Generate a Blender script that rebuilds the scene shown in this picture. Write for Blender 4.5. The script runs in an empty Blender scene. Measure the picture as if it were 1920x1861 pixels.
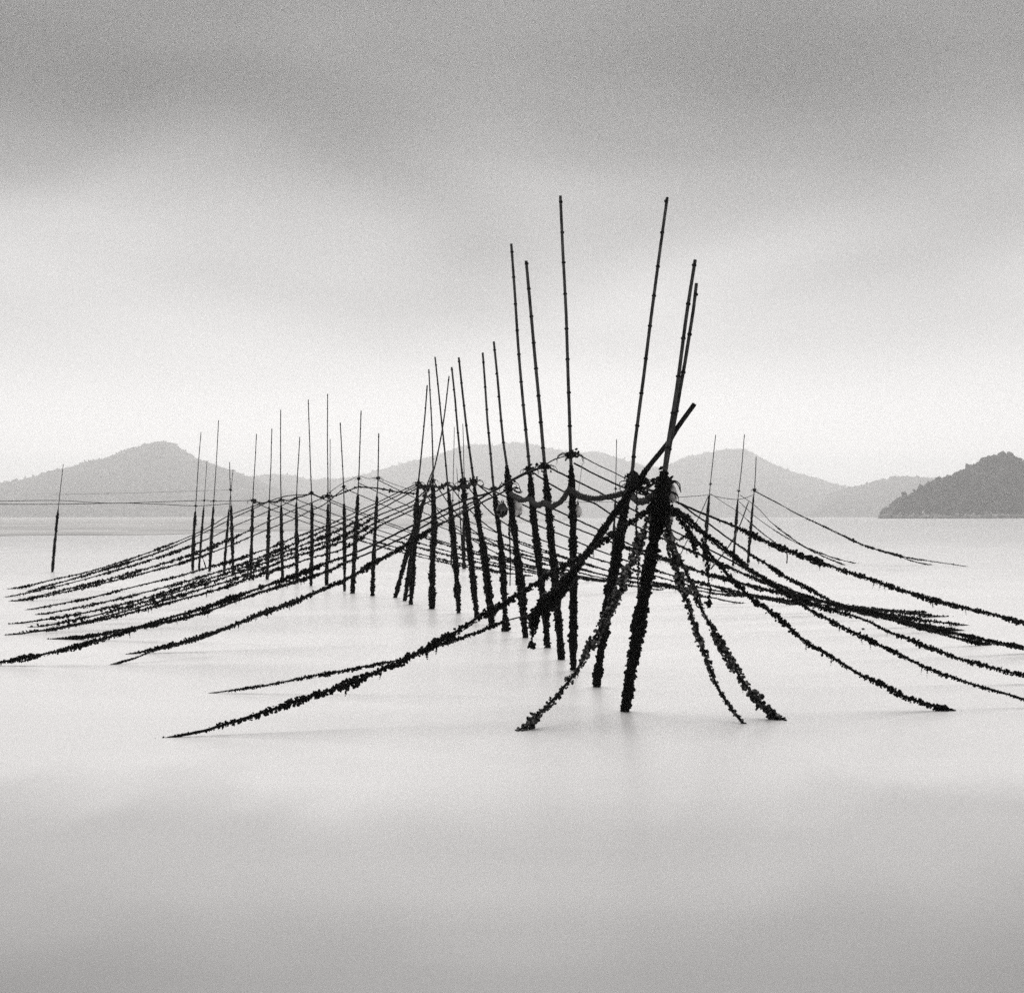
import bpy, math, random
import numpy as np
from mathutils import Vector, Matrix, Euler

random.seed(7)
RNG = np.random.default_rng(11)
SC = bpy.context.scene
COL = SC.collection

# ------------------------------------------------------------------ camera
PW, PH, FPX = 1920.0, 1861.0, 2741.0      # photograph size and focal length in its pixels
CAM_H, HORIZON, ROLL = 2.0, 970.0, math.radians(0.15)
cam_data = bpy.data.cameras.new('camera')
cam = bpy.data.objects.new('camera', cam_data)
COL.objects.link(cam)
cam_data.sensor_width = 36.0
cam_data.sensor_fit = 'HORIZONTAL'
cam_data.lens = FPX / PW * 36.0
cam_data.clip_start, cam_data.clip_end = 0.1, 30000.0
PITCH = math.atan((HORIZON - PH / 2) / FPX)
cam.location = (0, 0, CAM_H)
ROT = Euler((math.pi / 2 + PITCH, 0, 0)).to_matrix() @ Matrix.Rotation(-ROLL, 3, 'Z')
cam.rotation_euler = ROT.to_euler()
SC.camera = cam
CAM = np.array([0, 0, CAM_H])
ROTN = np.array(ROT)

# ------------------------------------------------------------------ world, sun, exposure
SUN_EL, SUN_AZ = 54.0, 2.0               # in front of the camera, a little to the left
world = bpy.data.worlds.new('World')
SC.world = world
world.use_nodes = True
wt = world.node_tree
wt.nodes.clear()


def wn(t, **kw):
    n = wt.nodes.new(t)
    for k, v in kw.items():
        setattr(n, k, v)
    return n


def wmath(op, a, b=None):
    n = wn('ShaderNodeMath', operation=op)
    for i, v in enumerate((a, b)):
        if v is None:
            continue
        if isinstance(v, (int, float)):
            n.inputs[i].default_value = v
        else:
            wt.links.new(v, n.inputs[i])
    return n.outputs[0]


w_out = wn('ShaderNodeOutputWorld')
w_tc = wn('ShaderNodeTexCoord')
w_sep = wn('ShaderNodeSeparateXYZ')
wt.links.new(w_tc.outputs['Generated'], w_sep.inputs[0])
# soft stratus, smeared by the long exposure: noise on the view direction, stretched sideways
w_map = wn('ShaderNodeMapping')
w_map.inputs['Scale'].default_value = (2.6, 2.6, 8.5)
w_map.inputs['Location'].default_value = (3.1, 0.4, 1.7)
wt.links.new(w_tc.outputs['Generated'], w_map.inputs[0])
w_noise = wn('ShaderNodeTexNoise')
w_noise.inputs['Scale'].default_value = 1.15
w_noise.inputs['Detail'].default_value = 2.5
w_noise.inputs['Roughness'].default_value = 0.42
w_noise.inputs['Distortion'].default_value = 0.3
wt.links.new(w_map.outputs[0], w_noise.inputs['Vector'])
w_el = wmath('ARCSINE', w_sep.outputs[2])
w_wob = wmath('MULTIPLY', wmath('SUBTRACT', w_noise.outputs[0], 0.5), 0.10)
# the cloud edge wanders only where there is cloud (above some five degrees)
w_amt = wn('ShaderNodeMapRange')
w_amt.inputs[1].default_value, w_amt.inputs[2].default_value = 0.08, 0.26
w_amt.inputs[3].default_value, w_amt.inputs[4].default_value = 0.0, 1.0
wt.links.new(w_el, w_amt.inputs[0])
w_e2 = wmath('ADD', w_el, wmath('MULTIPLY', w_wob, w_amt.outputs[0]))
w_ramp = wn('ShaderNodeValToRGB')
w_ramp.color_ramp.interpolation = 'B_SPLINE'
cr = w_ramp.color_ramp
SKY = [(0.0, 2.2), (0.05, 0.62), (0.12, 0.39), (0.19, 0.205), (0.25, 0.07), (0.30, 0.03), (0.42, 0.04), (0.8, 0.055), (1.0, 0.065)]
while len(cr.elements) < len(SKY):
    cr.elements.new(0.5)
for e, (p, v) in zip(cr.elements, SKY):
    e.position = p
    e.color = (v * 1.008, v * 0.993, v * 0.99, 1)
wt.links.new(w_e2, w_ramp.inputs[0])
w_sky = wn('ShaderNodeTexSky')
w_sky.sky_type = 'NISHITA'
w_sky.sun_disc = False
w_sky.sun_elevation = math.radians(SUN_EL)
w_sky.sun_rotation = math.radians(SUN_AZ)
w_sky.dust_density = 4.0
w_bw = wn('ShaderNodeRGBToBW')              # black and white film
wt.links.new(w_sky.outputs[0], w_bw.inputs[0])
w_bg1 = wn('ShaderNodeBackground')
w_bg1.inputs['Strength'].default_value = 1.0
w_map2 = wn('ShaderNodeMapping')
w_map2.inputs['Scale'].default_value = (2.2, 2.2, 5.5)
w_map2.inputs['Location'].default_value = (7.3, 2.4, 0.9)
wt.links.new(w_tc.outputs['Generated'], w_map2.inputs[0])
w_noise2 = wn('ShaderNodeTexNoise')
w_noise2.inputs['Scale'].default_value = 1.6
w_noise2.inputs['Detail'].default_value = 1.5
w_noise2.inputs['Distortion'].default_value = 0.4
wt.links.new(w_map2.outputs[0], w_noise2.inputs['Vector'])
w_gain = wmath('ADD', wmath('MULTIPLY', wmath('MULTIPLY', wmath('SUBTRACT', w_noise2.outputs[0], 0.5), 4.5), w_amt.outputs[0]), 1.0)
w_gain = wmath('MAXIMUM', w_gain, 0.15)
w_scale = wn('ShaderNodeVectorMath', operation='SCALE')
wt.links.new(w_ramp.outputs[0], w_scale.inputs[0])
wt.links.new(w_gain, w_scale.inputs['Scale'])
wt.links.new(w_scale.outputs[0], w_bg1.inputs['Color'])
w_bg2 = wn('ShaderNodeBackground')
w_bg2.inputs['Strength'].default_value = 0.05
wt.links.new(w_bw.outputs[0], w_bg2.inputs['Color'])
w_mix = wn('ShaderNodeMixShader')
w_mix.inputs[0].default_value = 0.05        # the veil of cloud lets a little clear sky through
wt.links.new(w_bg1.outputs[0], w_mix.inputs[1])
wt.links.new(w_bg2.outputs[0], w_mix.inputs[2])
wt.links.new(w_mix.outputs[0], w_out.inputs['Surface'])

sun_data = bpy.data.lights.new('sun', 'SUN')
sun_data.energy = 1.7
sun_data.angle = math.radians(60)
sun_data.color = (1.0, 0.985, 0.97)
sun = bpy.data.objects.new('sun', sun_data)
COL.objects.link(sun)
az, el = math.radians(SUN_AZ), math.radians(SUN_EL)
sdir = Vector((math.sin(az) * math.cos(el), math.cos(az) * math.cos(el), math.sin(el)))
sun.rotation_euler = sdir.to_track_quat('Z', 'Y').to_euler()
sun.location = (0, 0, 60)

vs = SC.view_settings
vs.view_transform = 'Standard'
vs.look = 'None'
vs.exposure = 1.0
vs.gamma = 1.0
vs.use_curve_mapping = False
SC.render.engine = 'CYCLES'
cy = SC.cycles
cy.max_bounces = 6
cy.diffuse_bounces = 2
cy.glossy_bounces = 3
cy.volume_bounces = 4
cy.transmission_bounces = 2
cy.caustics_reflective = False
cy.caustics_refractive = False
cy.sample_clamp_indirect = 4.0
cy.use_denoising = False                # the fine sampling grain stands in for the film's grain

# ------------------------------------------------------------------ pixel <-> place helpers


def ray(px, py):
    d = ROTN @ np.array([(px - PW / 2) / FPX, -(py - PH / 2) / FPX, -1.0])
    return d / d[1]                          # unit depth along +Y


def at(px, py, Y):
    return CAM + ray(px, py) * Y


def on_water(px, py):
    d = ray(px, py)
    return CAM + d * (-CAM_H / d[2])


def spline(pts, step=4.0):
    """Catmull-Rom through the given points, any dimension."""
    P = np.asarray(pts, float)
    if len(P) < 3:
        n = max(2, int(np.linalg.norm(P[1][:2] - P[0][:2]) / step))
        t = np.linspace(0, 1, n + 1)[:, None]
        return P[0] * (1 - t) + P[1] * t
    Q = np.vstack([2 * P[0] - P[1], P, 2 * P[-1] - P[-2]])
    out = []
    for i in range(1, len(Q) - 2):
        p0, p1, p2, p3 = Q[i - 1], Q[i], Q[i + 1], Q[i + 2]
        n = max(1, int(np.linalg.norm((p2 - p1)[:2]) / step))
        for t in np.arange(n) / n:
            out.append(0.5 * (2 * p1 + (p2 - p0) * t + (2 * p0 - 5 * p1 + 4 * p2 - p3) * t * t
                              + (3 * p1 - p0 - 3 * p2 + p3) * t ** 3))
    out.append(Q[-2])
    return np.array(out)


def arclen(P):
    return np.concatenate([[0], np.cumsum(np.linalg.norm(np.diff(P, axis=0), axis=1))])


def resample(P, d):
    s = arclen(P)
    t = np.linspace(0, s[-1], max(3, int(s[-1] / d)))
    return np.stack([np.interp(t, s, P[:, q]) for q in range(3)], -1), t / s[-1]


def noise1(s, spacing, rng=RNG):
    s = np.asarray(s)
    k = rng.random(int((s.max() - s.min()) / spacing) + 4)
    x = (s - s.min()) / spacing
    i = x.astype(int)
    f = x - i
    f = f * f * (3 - 2 * f)
    return k[i] * (1 - f) + k[i + 1] * f

# ------------------------------------------------------------------ mesh helpers


class MB:
    """Collects vertices and faces (triangles and quads) of one mesh."""

    def __init__(self):
        self.v, self.f3, self.f4, self.n = [], [], [], 0

    def add(self, v, f3=None, f4=None):
        v = np.asarray(v, float).reshape(-1, 3)
        if f3 is not None and len(f3):
            self.f3.append(np.asarray(f3, int).reshape(-1, 3) + self.n)
        if f4 is not None and len(f4):
            self.f4.append(np.asarray(f4, int).reshape(-1, 4) + self.n)
        self.v.append(v)
        self.n += len(v)

    def mesh(self, name, smooth=False):
        V = np.vstack(self.v)
        f3 = np.vstack(self.f3) if self.f3 else np.zeros((0, 3), int)
        f4 = np.vstack(self.f4) if self.f4 else np.zeros((0, 4), int)
        me = bpy.data.meshes.new(name)
        me.vertices.add(len(V))
        me.vertices.foreach_set('co', V.astype(np.float32).ravel())
        nl = len(f3) * 3 + len(f4) * 4
        me.loops.add(nl)
        me.loops.foreach_set('vertex_index', np.concatenate([f3.ravel(), f4.ravel()]).astype(np.int32))
        np_ = len(f3) + len(f4)
        me.polygons.add(np_)
        st = np.concatenate([np.arange(len(f3)) * 3, len(f3) * 3 + np.arange(len(f4)) * 4])
        me.polygons.foreach_set('loop_start', st.astype(np.int32))
        me.update(calc_edges=True)
        if smooth:
            me.polygons.foreach_set('use_smooth', np.ones(np_, bool))
        return me


def link(name, me, mat, parent=None, origin=None):
    if origin is not None:
        o3 = np.asarray(origin, float)
        co = np.empty(len(me.vertices) * 3, np.float32)
        me.vertices.foreach_get('co', co)
        co = (co.reshape(-1, 3) - o3).astype(np.float32)
        me.vertices.foreach_set('co', co.ravel())
    o = bpy.data.objects.new(name, me)
    COL.objects.link(o)
    if mat:
        me.materials.append(mat)
    if parent is not None:
        o.parent = parent
    elif origin is not None:
        o.location = origin
    return o


def thing(name, loc, label, cat, group=None):
    o = bpy.data.objects.new(name, None)
    o.empty_display_size = 0.2
    COL.objects.link(o)
    o.location = loc
    tag(o, label, cat, group)
    return o


def tag(o, label=None, cat=None, group=None, kind=None):
    if label:
        o['label'] = label
    if cat:
        o['category'] = cat
    if group:
        o['group'] = group
    if kind:
        o['kind'] = kind
    return o


def frames(P):
    T = np.gradient(P, axis=0)
    T /= np.linalg.norm(T, axis=1)[:, None] + 1e-12
    up = np.array([0.13, 0.97, 0.2])
    N = np.cross(T, up)
    bad = np.linalg.norm(N, axis=1) < 1e-3
    N[bad] = np.cross(T[bad], np.array([1.0, 0, 0]))
    N /= np.linalg.norm(N, axis=1)[:, None]
    B = np.cross(T, N)
    return T, N, B


def tube(mb, P, R, sides=8, rough=0.0, cap=True):
    P = np.asarray(P, float)
    R = np.broadcast_to(np.asarray(R, float), (len(P),))
    T, N, B = frames(P)
    a = np.arange(sides) * 2 * math.pi / sides
    rr = R[:, None] * (1 + (RNG.random((len(P), sides)) - 0.5) * 2 * rough)
    V = P[:, None, :] + rr[:, :, None] * (np.cos(a)[None, :, None] * N[:, None, :] + np.sin(a)[None, :, None] * B[:, None, :])
    n = len(P)
    i = np.arange(n - 1)[:, None] * sides
    j = np.arange(sides)[None, :]
    k = (j + 1) % sides
    F = np.stack([i + j, i + k, i + sides + k, i + sides + j], -1).reshape(-1, 4)
    V = V.reshape(-1, 3)
    f3 = []
    if cap:
        V = np.vstack([V, P[0], P[-1]])
        c0, c1 = n * sides, n * sides + 1
        for q in range(sides):
            f3.append((c0, (q + 1) % sides, q))
            f3.append((c1, (n - 1) * sides + q, (n - 1) * sides + (q + 1) % sides))
    mb.add(V, f3, F)


PHI = (1 + 5 ** 0.5) / 2
ICO_V20 = np.array([(-1, PHI, 0), (1, PHI, 0), (-1, -PHI, 0), (1, -PHI, 0), (0, -1, PHI), (0, 1, PHI), (0, -1, -PHI), (0, 1, -PHI),
                  (PHI, 0, -1), (PHI, 0, 1), (-PHI, 0, -1), (-PHI, 0, 1)], float)
ICO_V20 /= np.linalg.norm(ICO_V20[0])
ICO_F20 = np.array([(0, 11, 5), (0, 5, 1), (0, 1, 7), (0, 7, 10), (0, 10, 11), (1, 5, 9), (5, 11, 4), (11, 10, 2), (10, 7, 6), (7, 1, 8),
                  (3, 9, 4), (3, 4, 2), (3, 2, 6), (3, 6, 8), (3, 8, 9), (4, 9, 5), (2, 4, 11), (6, 2, 10), (8, 6, 7), (9, 8, 1)])


OCT_V = np.array([(1, 0, 0), (-1, 0, 0), (0, 1, 0), (0, -1, 0), (0, 0, 1), (0, 0, -1)], float)
OCT_F = np.array([(0, 2, 4), (2, 1, 4), (1, 3, 4), (3, 0, 4), (2, 0, 5), (1, 2, 5), (3, 1, 5), (0, 3, 5)])


def blobs(mb, C, S, stretch=(0.8, 1.9), jitter=0.28, rng=RNG, cheap=False):
    """Irregular little shells: one jittered icosahedron (or octahedron, far off) per centre."""
    n = len(C)
    ICO_V, ICO_F = (OCT_V * 1.15, OCT_F) if cheap else (ICO_V20, ICO_F20)
    nv = len(ICO_V)
    if n == 0:
        return
    A = rng.normal(size=(n, 3, 3))
    Q, _ = np.linalg.qr(A)
    st = np.stack([rng.uniform(*stretch, n) * np.where(rng.random(n) < 0.1, 1.35, 1.0), rng.uniform(0.55, 1.0, n), rng.uniform(0.55, 1.0, n)], -1)
    M = Q * st[:, None, :]
    V = ICO_V[None] * (1 + rng.uniform(-jitter, jitter, (n, nv, 1)))
    V = np.einsum('nij,nkj->nki', M, V) * S[:, None, None] + C[:, None, :]
    F = ICO_F[None] + (np.arange(n) * nv)[:, None, None]
    mb.add(V.reshape(-1, 3), F.reshape(-1, 3))


def growth(mb, P, R, per_m=None, size=(0.28, 0.62), hang=0.25, rng=RNG, cheap=False, cover=2.0, stretch=(0.85, 1.5), jitter=0.2):
    """Mussels and weed along a path: R is the radius of the crust at each point."""
    s = arclen(P)
    w = (R[1:] + R[:-1]) * np.diff(s) + 1e-9
    cw = np.concatenate([[0], np.cumsum(w)])
    if per_m is None:                        # enough shells to cover the rope about twice over
        per_m = cover * 0.64 / ((0.5 * (size[0] + size[1])) ** 2 * max(R.mean(), 0.008))
    n = int(per_m * s[-1] * (0.35 + 0.65 * R.mean() / max(R.max(), 1e-6)))
    u = rng.random(n) * cw[-1]
    i = np.clip(np.searchsorted(cw, u) - 1, 0, len(P) - 2)
    f = ((u - cw[i]) / (cw[i + 1] - cw[i]))
    C = P[i] * (1 - f)[:, None] + P[i + 1] * f[:, None]
    r = R[i] * (1 - f) + R[i + 1] * f
    T, _, _ = frames(P)
    D = rng.normal(size=(n, 3))
    D -= (D * T[i]).sum(1)[:, None] * T[i]
    D /= np.linalg.norm(D, axis=1)[:, None] + 1e-9
    C = C + D * (r * np.sqrt(rng.random(n)) * 0.85)[:, None]
    C[:, 2] -= r * hang * rng.random(n) ** 2
    S = r * rng.uniform(size[0], size[1], n) * np.where(rng.random(n) < 0.08, 1.35, 1.0)
    keep = S > 0.0025
    blobs(mb, C[keep], S[keep], rng=rng, cheap=cheap, stretch=stretch, jitter=jitter)

# ------------------------------------------------------------------ materials


def mat(name, col, rough=0.6, spec=0.5, noise=None, bump=0.0, bscale=40.0, ior=1.5):
    m = bpy.data.materials.new(name)
    m.use_nodes = True
    nt = m.node_tree
    b = nt.nodes['Principled BSDF']
    b.inputs['Base Color'].default_value = (col, col * 0.985, col * 0.97, 1)
    b.inputs['Roughness'].default_value = rough
    b.inputs['Specular IOR Level'].default_value = spec
    b.inputs['IOR'].default_value = ior
    tc = nt.nodes.new('ShaderNodeTexCoord')
    if noise:
        sc, lo, hi, p0, p1 = noise
        n = nt.nodes.new('ShaderNodeTexNoise')
        n.inputs['Scale'].default_value = sc
        n.inputs['Detail'].default_value = 4
        nt.links.new(tc.outputs['Object'], n.inputs['Vector'])
        r = nt.nodes.new('ShaderNodeValToRGB')
        r.color_ramp.elements[0].position, r.color_ramp.elements[1].position = p0, p1
        r.color_ramp.elements[0].color = (lo, lo * 0.985, lo * 0.97, 1)
        r.color_ramp.elements[1].color = (hi, hi * 0.985, hi * 0.97, 1)
        nt.links.new(n.outputs[0], r.inputs[0])
        nt.links.new(r.outputs[0], b.inputs['Base Color'])
    if bump:
        n2 = nt.nodes.new('ShaderNodeTexNoise')
        n2.inputs['Scale'].default_value = bscale
        n2.inputs['Detail'].default_value = 5
        nt.links.new(tc.outputs['Object'], n2.inputs['Vector'])
        bp = nt.nodes.new('ShaderNodeBump')
        bp.inputs['Strength'].default_value = bump
        bp.inputs['Distance'].default_value = 0.02
        nt.links.new(n2.outputs[0], bp.inputs['Height'])
        nt.links.new(bp.outputs[0], b.inputs['Normal'])
    return m


M_MUSSEL = mat('black_mussels', 0.005, 0.6, 0.06, noise=(30, 0.002, 0.009, 0.4, 0.8))
M_BARNACLE = mat('barnacled_mussels', 0.02, 0.6, 0.2, noise=(24, 0.003, 0.26, 0.49, 0.74))
M_BAMBOO = mat('weathered_bamboo', 0.03, 0.42, 0.2, noise=(7, 0.010, 0.08, 0.35, 0.75))
M_SPAR = mat('black_wet_wood', 0.008, 0.5, 0.12, noise=(20, 0.003, 0.016, 0.4, 0.75))
M_NODE = mat('bamboo_node', 0.008, 0.6, 0.1)
M_ROPE = mat('wet_rope', 0.007, 0.7, 0.08, noise=(60, 0.004, 0.012, 0.3, 0.7))
M_HEMP = mat('frayed_rope', 0.06, 0.85, 0.1, noise=(45, 0.003, 0.085, 0.45, 0.7))
M_FLOAT = mat('plastic_float', 0.6, 0.4, 0.4, noise=(11, 0.22, 0.7, 0.35, 0.6))
M_FLOAT_D = mat('dark_float', 0.03, 0.35, 0.5, noise=(7, 0.015, 0.06, 0.3, 0.7))
M_HILL = mat('wooded_slope', 0.06, 0.95, 0.05, noise=(0.02, 0.05, 0.08, 0.35, 0.7))
M_FAR = mat('far_slope', 0.07, 0.95, 0.05, noise=(0.004, 0.09, 0.13, 0.3, 0.75))
M_TREE = mat('tree_crowns', 0.06, 0.9, 0.05, noise=(0.05, 0.045, 0.085, 0.35, 0.7))
M_TREE_FAR = mat('pale_scrub', 0.1, 0.9, 0.05, noise=(0.004, 0.09, 0.12, 0.3, 0.75))
M_SHORE = mat('shore_rock', 0.32, 0.9, 0.2, noise=(0.12, 0.16, 0.42, 0.35, 0.65))

M_MUD = mat('wet_mud', 0.42, 0.8, 0.2, noise=(0.03, 0.26, 0.62, 0.3, 0.7))
M_WEED = mat('shore_weed', 0.25, 0.9, 0.1, noise=(0.1, 0.22, 0.42, 0.3, 0.7))


def water_material():
    m = bpy.data.materials.new('calm_water')
    m.use_nodes = True
    nt = m.node_tree
    b = nt.nodes['Principled BSDF']
    b.inputs['Base Color'].default_value = (0.62, 0.612, 0.605, 1)
    b.inputs['IOR'].default_value = 1.6
    tc = nt.nodes.new('ShaderNodeTexCoord')
    # the sea is glassy in some slicks and breathed on by the wind in others
    mp = nt.nodes.new('ShaderNodeMapping')
    mp.inputs['Scale'].default_value = (0.10, 0.30, 1)
    nt.links.new(tc.outputs['Object'], mp.inputs[0])
    n = nt.nodes.new('ShaderNodeTexNoise')
    n.inputs['Scale'].default_value = 1.0
    n.inputs['Detail'].default_value = 3
    nt.links.new(mp.outputs[0], n.inputs['Vector'])
    r = nt.nodes.new('ShaderNodeMapRange')
    r.inputs[1].default_value, r.inputs[2].default_value = 0.3, 0.7
    r.inputs[3].default_value, r.inputs[4].default_value = 0.29, 0.37
    nt.links.new(n.outputs[0], r.inputs[0])
    nt.links.new(r.outputs[0], b.inputs['Roughness'])
    # sky and hill reflections painted into the base colour by distance, with noisy edges:
    # dark near the camera, pale round the mussel ropes, darker again beyond
    def link(o, i):
        nt.links.new(o, i)

    def node(t, **kw):
        q = nt.nodes.new(t)
        for k, v in kw.items():
            setattr(q, k, v)
        return q
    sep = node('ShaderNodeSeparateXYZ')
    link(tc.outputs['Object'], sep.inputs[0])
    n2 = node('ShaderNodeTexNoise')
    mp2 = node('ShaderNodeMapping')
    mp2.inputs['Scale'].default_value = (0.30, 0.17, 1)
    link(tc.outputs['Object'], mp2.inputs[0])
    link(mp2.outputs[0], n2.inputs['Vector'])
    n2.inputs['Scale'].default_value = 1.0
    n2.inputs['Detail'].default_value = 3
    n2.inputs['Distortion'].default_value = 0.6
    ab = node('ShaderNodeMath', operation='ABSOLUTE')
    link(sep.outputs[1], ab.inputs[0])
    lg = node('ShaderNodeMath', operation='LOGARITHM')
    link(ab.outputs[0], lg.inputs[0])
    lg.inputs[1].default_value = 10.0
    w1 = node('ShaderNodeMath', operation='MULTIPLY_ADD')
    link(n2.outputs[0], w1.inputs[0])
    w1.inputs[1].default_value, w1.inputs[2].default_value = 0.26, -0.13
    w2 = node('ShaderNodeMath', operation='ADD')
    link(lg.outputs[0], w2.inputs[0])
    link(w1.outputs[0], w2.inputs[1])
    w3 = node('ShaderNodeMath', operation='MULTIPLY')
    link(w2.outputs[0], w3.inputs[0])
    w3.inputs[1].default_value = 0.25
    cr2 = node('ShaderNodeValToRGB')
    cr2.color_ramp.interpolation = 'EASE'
    REFLECT_TONES = [(0.14, 0.13), (0.195, 0.22), (0.235, 0.44), (0.27, 0.70), (0.33, 0.78), (0.40, 0.74), (0.46, 0.60), (0.54, 0.42), (0.65, 0.34)]
    while len(cr2.color_ramp.elements) < len(REFLECT_TONES):
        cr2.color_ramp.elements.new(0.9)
    for e_, (p_, v_) in zip(cr2.color_ramp.elements, REFLECT_TONES):
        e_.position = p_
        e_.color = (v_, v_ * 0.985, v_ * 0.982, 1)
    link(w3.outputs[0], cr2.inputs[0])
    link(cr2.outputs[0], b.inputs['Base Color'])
    # slow swell, nearly averaged away
    mp3 = nt.nodes.new('ShaderNodeMapping')
    mp3.inputs['Scale'].default_value = (0.10, 0.55, 1)
    nt.links.new(tc.outputs['Object'], mp3.inputs[0])
    n3 = nt.nodes.new('ShaderNodeTexNoise')
    n3.inputs['Scale'].default_value = 1.0
    n3.inputs['Detail'].default_value = 2
    nt.links.new(mp3.outputs[0], n3.inputs['Vector'])
    bp = nt.nodes.new('ShaderNodeBump')
    bp.inputs['Strength'].default_value = 0.10
    bp.inputs['Distance'].default_value = 0.12
    nt.links.new(n3.outputs[0], bp.inputs['Height'])
    nt.links.new(bp.outputs[0], b.inputs['Normal'])
    return m


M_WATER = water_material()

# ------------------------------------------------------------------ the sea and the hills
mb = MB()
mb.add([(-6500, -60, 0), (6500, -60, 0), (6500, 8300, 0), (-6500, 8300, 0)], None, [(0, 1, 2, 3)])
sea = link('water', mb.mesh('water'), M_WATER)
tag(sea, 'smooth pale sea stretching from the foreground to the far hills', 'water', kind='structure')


def hn(x, y, sc, seed):
    """cheap smooth 2-D value noise"""
    r = np.random.default_rng(seed)
    K = r.random((64, 64))
    u, v = x / sc, y / sc
    i, j = np.floor(u).astype(int), np.floor(v).astype(int)
    f, g = u - i, v - j
    f, g = f * f * (3 - 2 * f), g * g * (3 - 2 * g)
    k = lambda a, b: K[a % 64, b % 64]
    return (k(i, j) * (1 - f) * (1 - g) + k(i + 1, j) * f * (1 - g) + k(i, j + 1) * (1 - f) * g + k(i + 1, j + 1) * f * g)


def hill(name, label, prof, D, front, back, mt, nx, ny, tree=0, tree_size=5.0, seed=1, trim=0.0):
    """A ridge whose skyline has the given outline, with a front and a back slope and spurs."""
    pr = np.array(prof, float)
    px = np.linspace(pr[0, 0], pr[-1, 0], nx)
    sk = np.interp(px, pr[:, 0], pr[:, 1])
    ridge = np.array([at(a, b, D) for a, b in zip(px, sk)])
    X, Hh = ridge[:, 0], np.maximum(ridge[:, 2] - trim, -0.4)
    v = np.linspace(-1, 1, ny)
    V = np.zeros((ny, nx, 3))
    for j, q in enumerate(v):
        y = D + (front if q < 0 else back) * q
        sh = np.cos(q * math.pi / 2) ** 1.15
        if q < 0:
            sh = (1 + q) ** 0.92
        wob = (hn(X, np.full_like(X, y), D * 0.03, seed) - 0.5) * 0.55 + (hn(X, np.full_like(X, y), D * 0.010, seed + 1) - 0.5) * 0.25
        h = Hh * sh * (1 + wob * (1 - abs(q)) * min(1, abs(q) * 3)) if abs(q) < 0.999 else np.full_like(X, -0.5)
        V[j] = np.stack([X * (y / D), np.full_like(X, y), np.maximum(h, -0.5)], -1)
    i = np.arange(ny - 1)[:, None] * nx
    j = np.arange(nx - 1)[None, :]
    F = np.stack([i + j, i + j + 1, i + nx + j + 1, i + nx + j], -1).reshape(-1, 4)
    m = MB()
    m.add(V.reshape(-1, 3), None, F)
    o = link(name, m.mesh(name, smooth=True), mt)
    tag(o, label, 'hill', kind='structure')
    if tree:
        r = np.random.default_rng(seed + 9)
        u = r.random(tree) * (nx - 1.001)
        w = r.random(tree) * (ny * 0.56) * 0.999
        # more of them along the skyline, where they show
        k = tree // 3
        w[:k] = np.clip(r.normal((ny - 1) / 2, ny * 0.012, k), 0, ny - 2.01)
        a, b = u.astype(int), w.astype(int)
        fa, fb = u - a, w - b
        C = (V[b, a] * ((1 - fa) * (1 - fb))[:, None] + V[b, a + 1] * (fa * (1 - fb))[:, None]
             + V[b + 1, a] * ((1 - fa) * fb)[:, None] + V[b + 1, a + 1] * (fa * fb)[:, None])
        ok = C[:, 2] > tree_size * 0.5
        C = C[ok]
        S = tree_size * 0.5 * r.uniform(0.45, 1.2, len(C)) * np.where(r.random(len(C)) < 0.05, 1.7, 1)
        C[:, 2] += S * 0.35
        m2 = MB()
        blobs(m2, C, S, stretch=(0.8, 1.35), jitter=0.35, rng=r, cheap=mt is not M_HILL)
        t = link('woodland', m2.mesh('woodland'), M_TREE if mt is M_HILL else M_TREE_FAR)
        tag(t, 'unbroken wood covering the ' + label, 'woodland', kind='stuff')
    return V


hill('hill', 'dark wooded headland at the right edge of the bay',
     [(1640, 973), (1648, 968), (1666, 955), (1685, 940), (1718, 923), (1752, 905), (1781, 895), (1820, 878), (1839, 866), (1862, 856),
      (1880, 854), (1894, 852), (1907, 861), (1920, 868), (1970, 884), (2050, 896), (2160, 905), (2300, 925), (2420, 955), (2460, 972)],
     1560, 110, 240, M_HILL, 150, 50, tree=9000, tree_size=5.4, seed=3, trim=1.5)
hill('hill', 'pale pointed hill far away on the left',
     [(-620, 965), (-500, 940), (-300, 925), (-120, 915), (0, 906), (37, 902), (70, 895), (97, 884), (130, 877), (162, 867), (200, 860),
      (237, 845), (275, 834), (300, 827), (322, 830), (345, 845), (370, 860), (400, 870), (425, 880), (475, 898), (530, 920), (600, 945), (660, 968)],
     4300, 1100, 900, M_FAR, 240, 44, tree=20000, tree_size=9.5, seed=5, trim=3)
hill('hill', 'very pale broad hill in the middle distance behind the tall poles',
     [(380, 960), (440, 905), (480, 897), (507, 890), (550, 892), (578, 900), (615, 900), (658, 898), (712, 885), (765, 868), (800, 860), (834, 850), (877, 838),
      (926, 835), (966, 829.5), (1000, 834), (1026, 841), (1060, 849), (1117, 849), (1140, 855), (1174, 866), (1233, 880), (1300, 905),
      (1380, 935), (1450, 965)],
     6200, 1400, 900, M_FAR, 260, 44, tree=18000, tree_size=14, seed=8, trim=4)
hill('hill', 'pale rounded hill right of the tall poles',
     [(1130, 968), (1180, 915), (1233, 880), (1258, 873), (1276, 866), (1297, 859), (1320, 852), (1360, 842), (1397, 842), (1421, 856), (1451, 872), (1481, 884),
      (1527, 897), (1557, 906), (1587, 914), (1640, 925), (1720, 940), (1800, 967)],
     5900, 1200, 900, M_FAR, 220, 44, tree=18000, tree_size=10.5, seed=12, trim=3)
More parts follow.
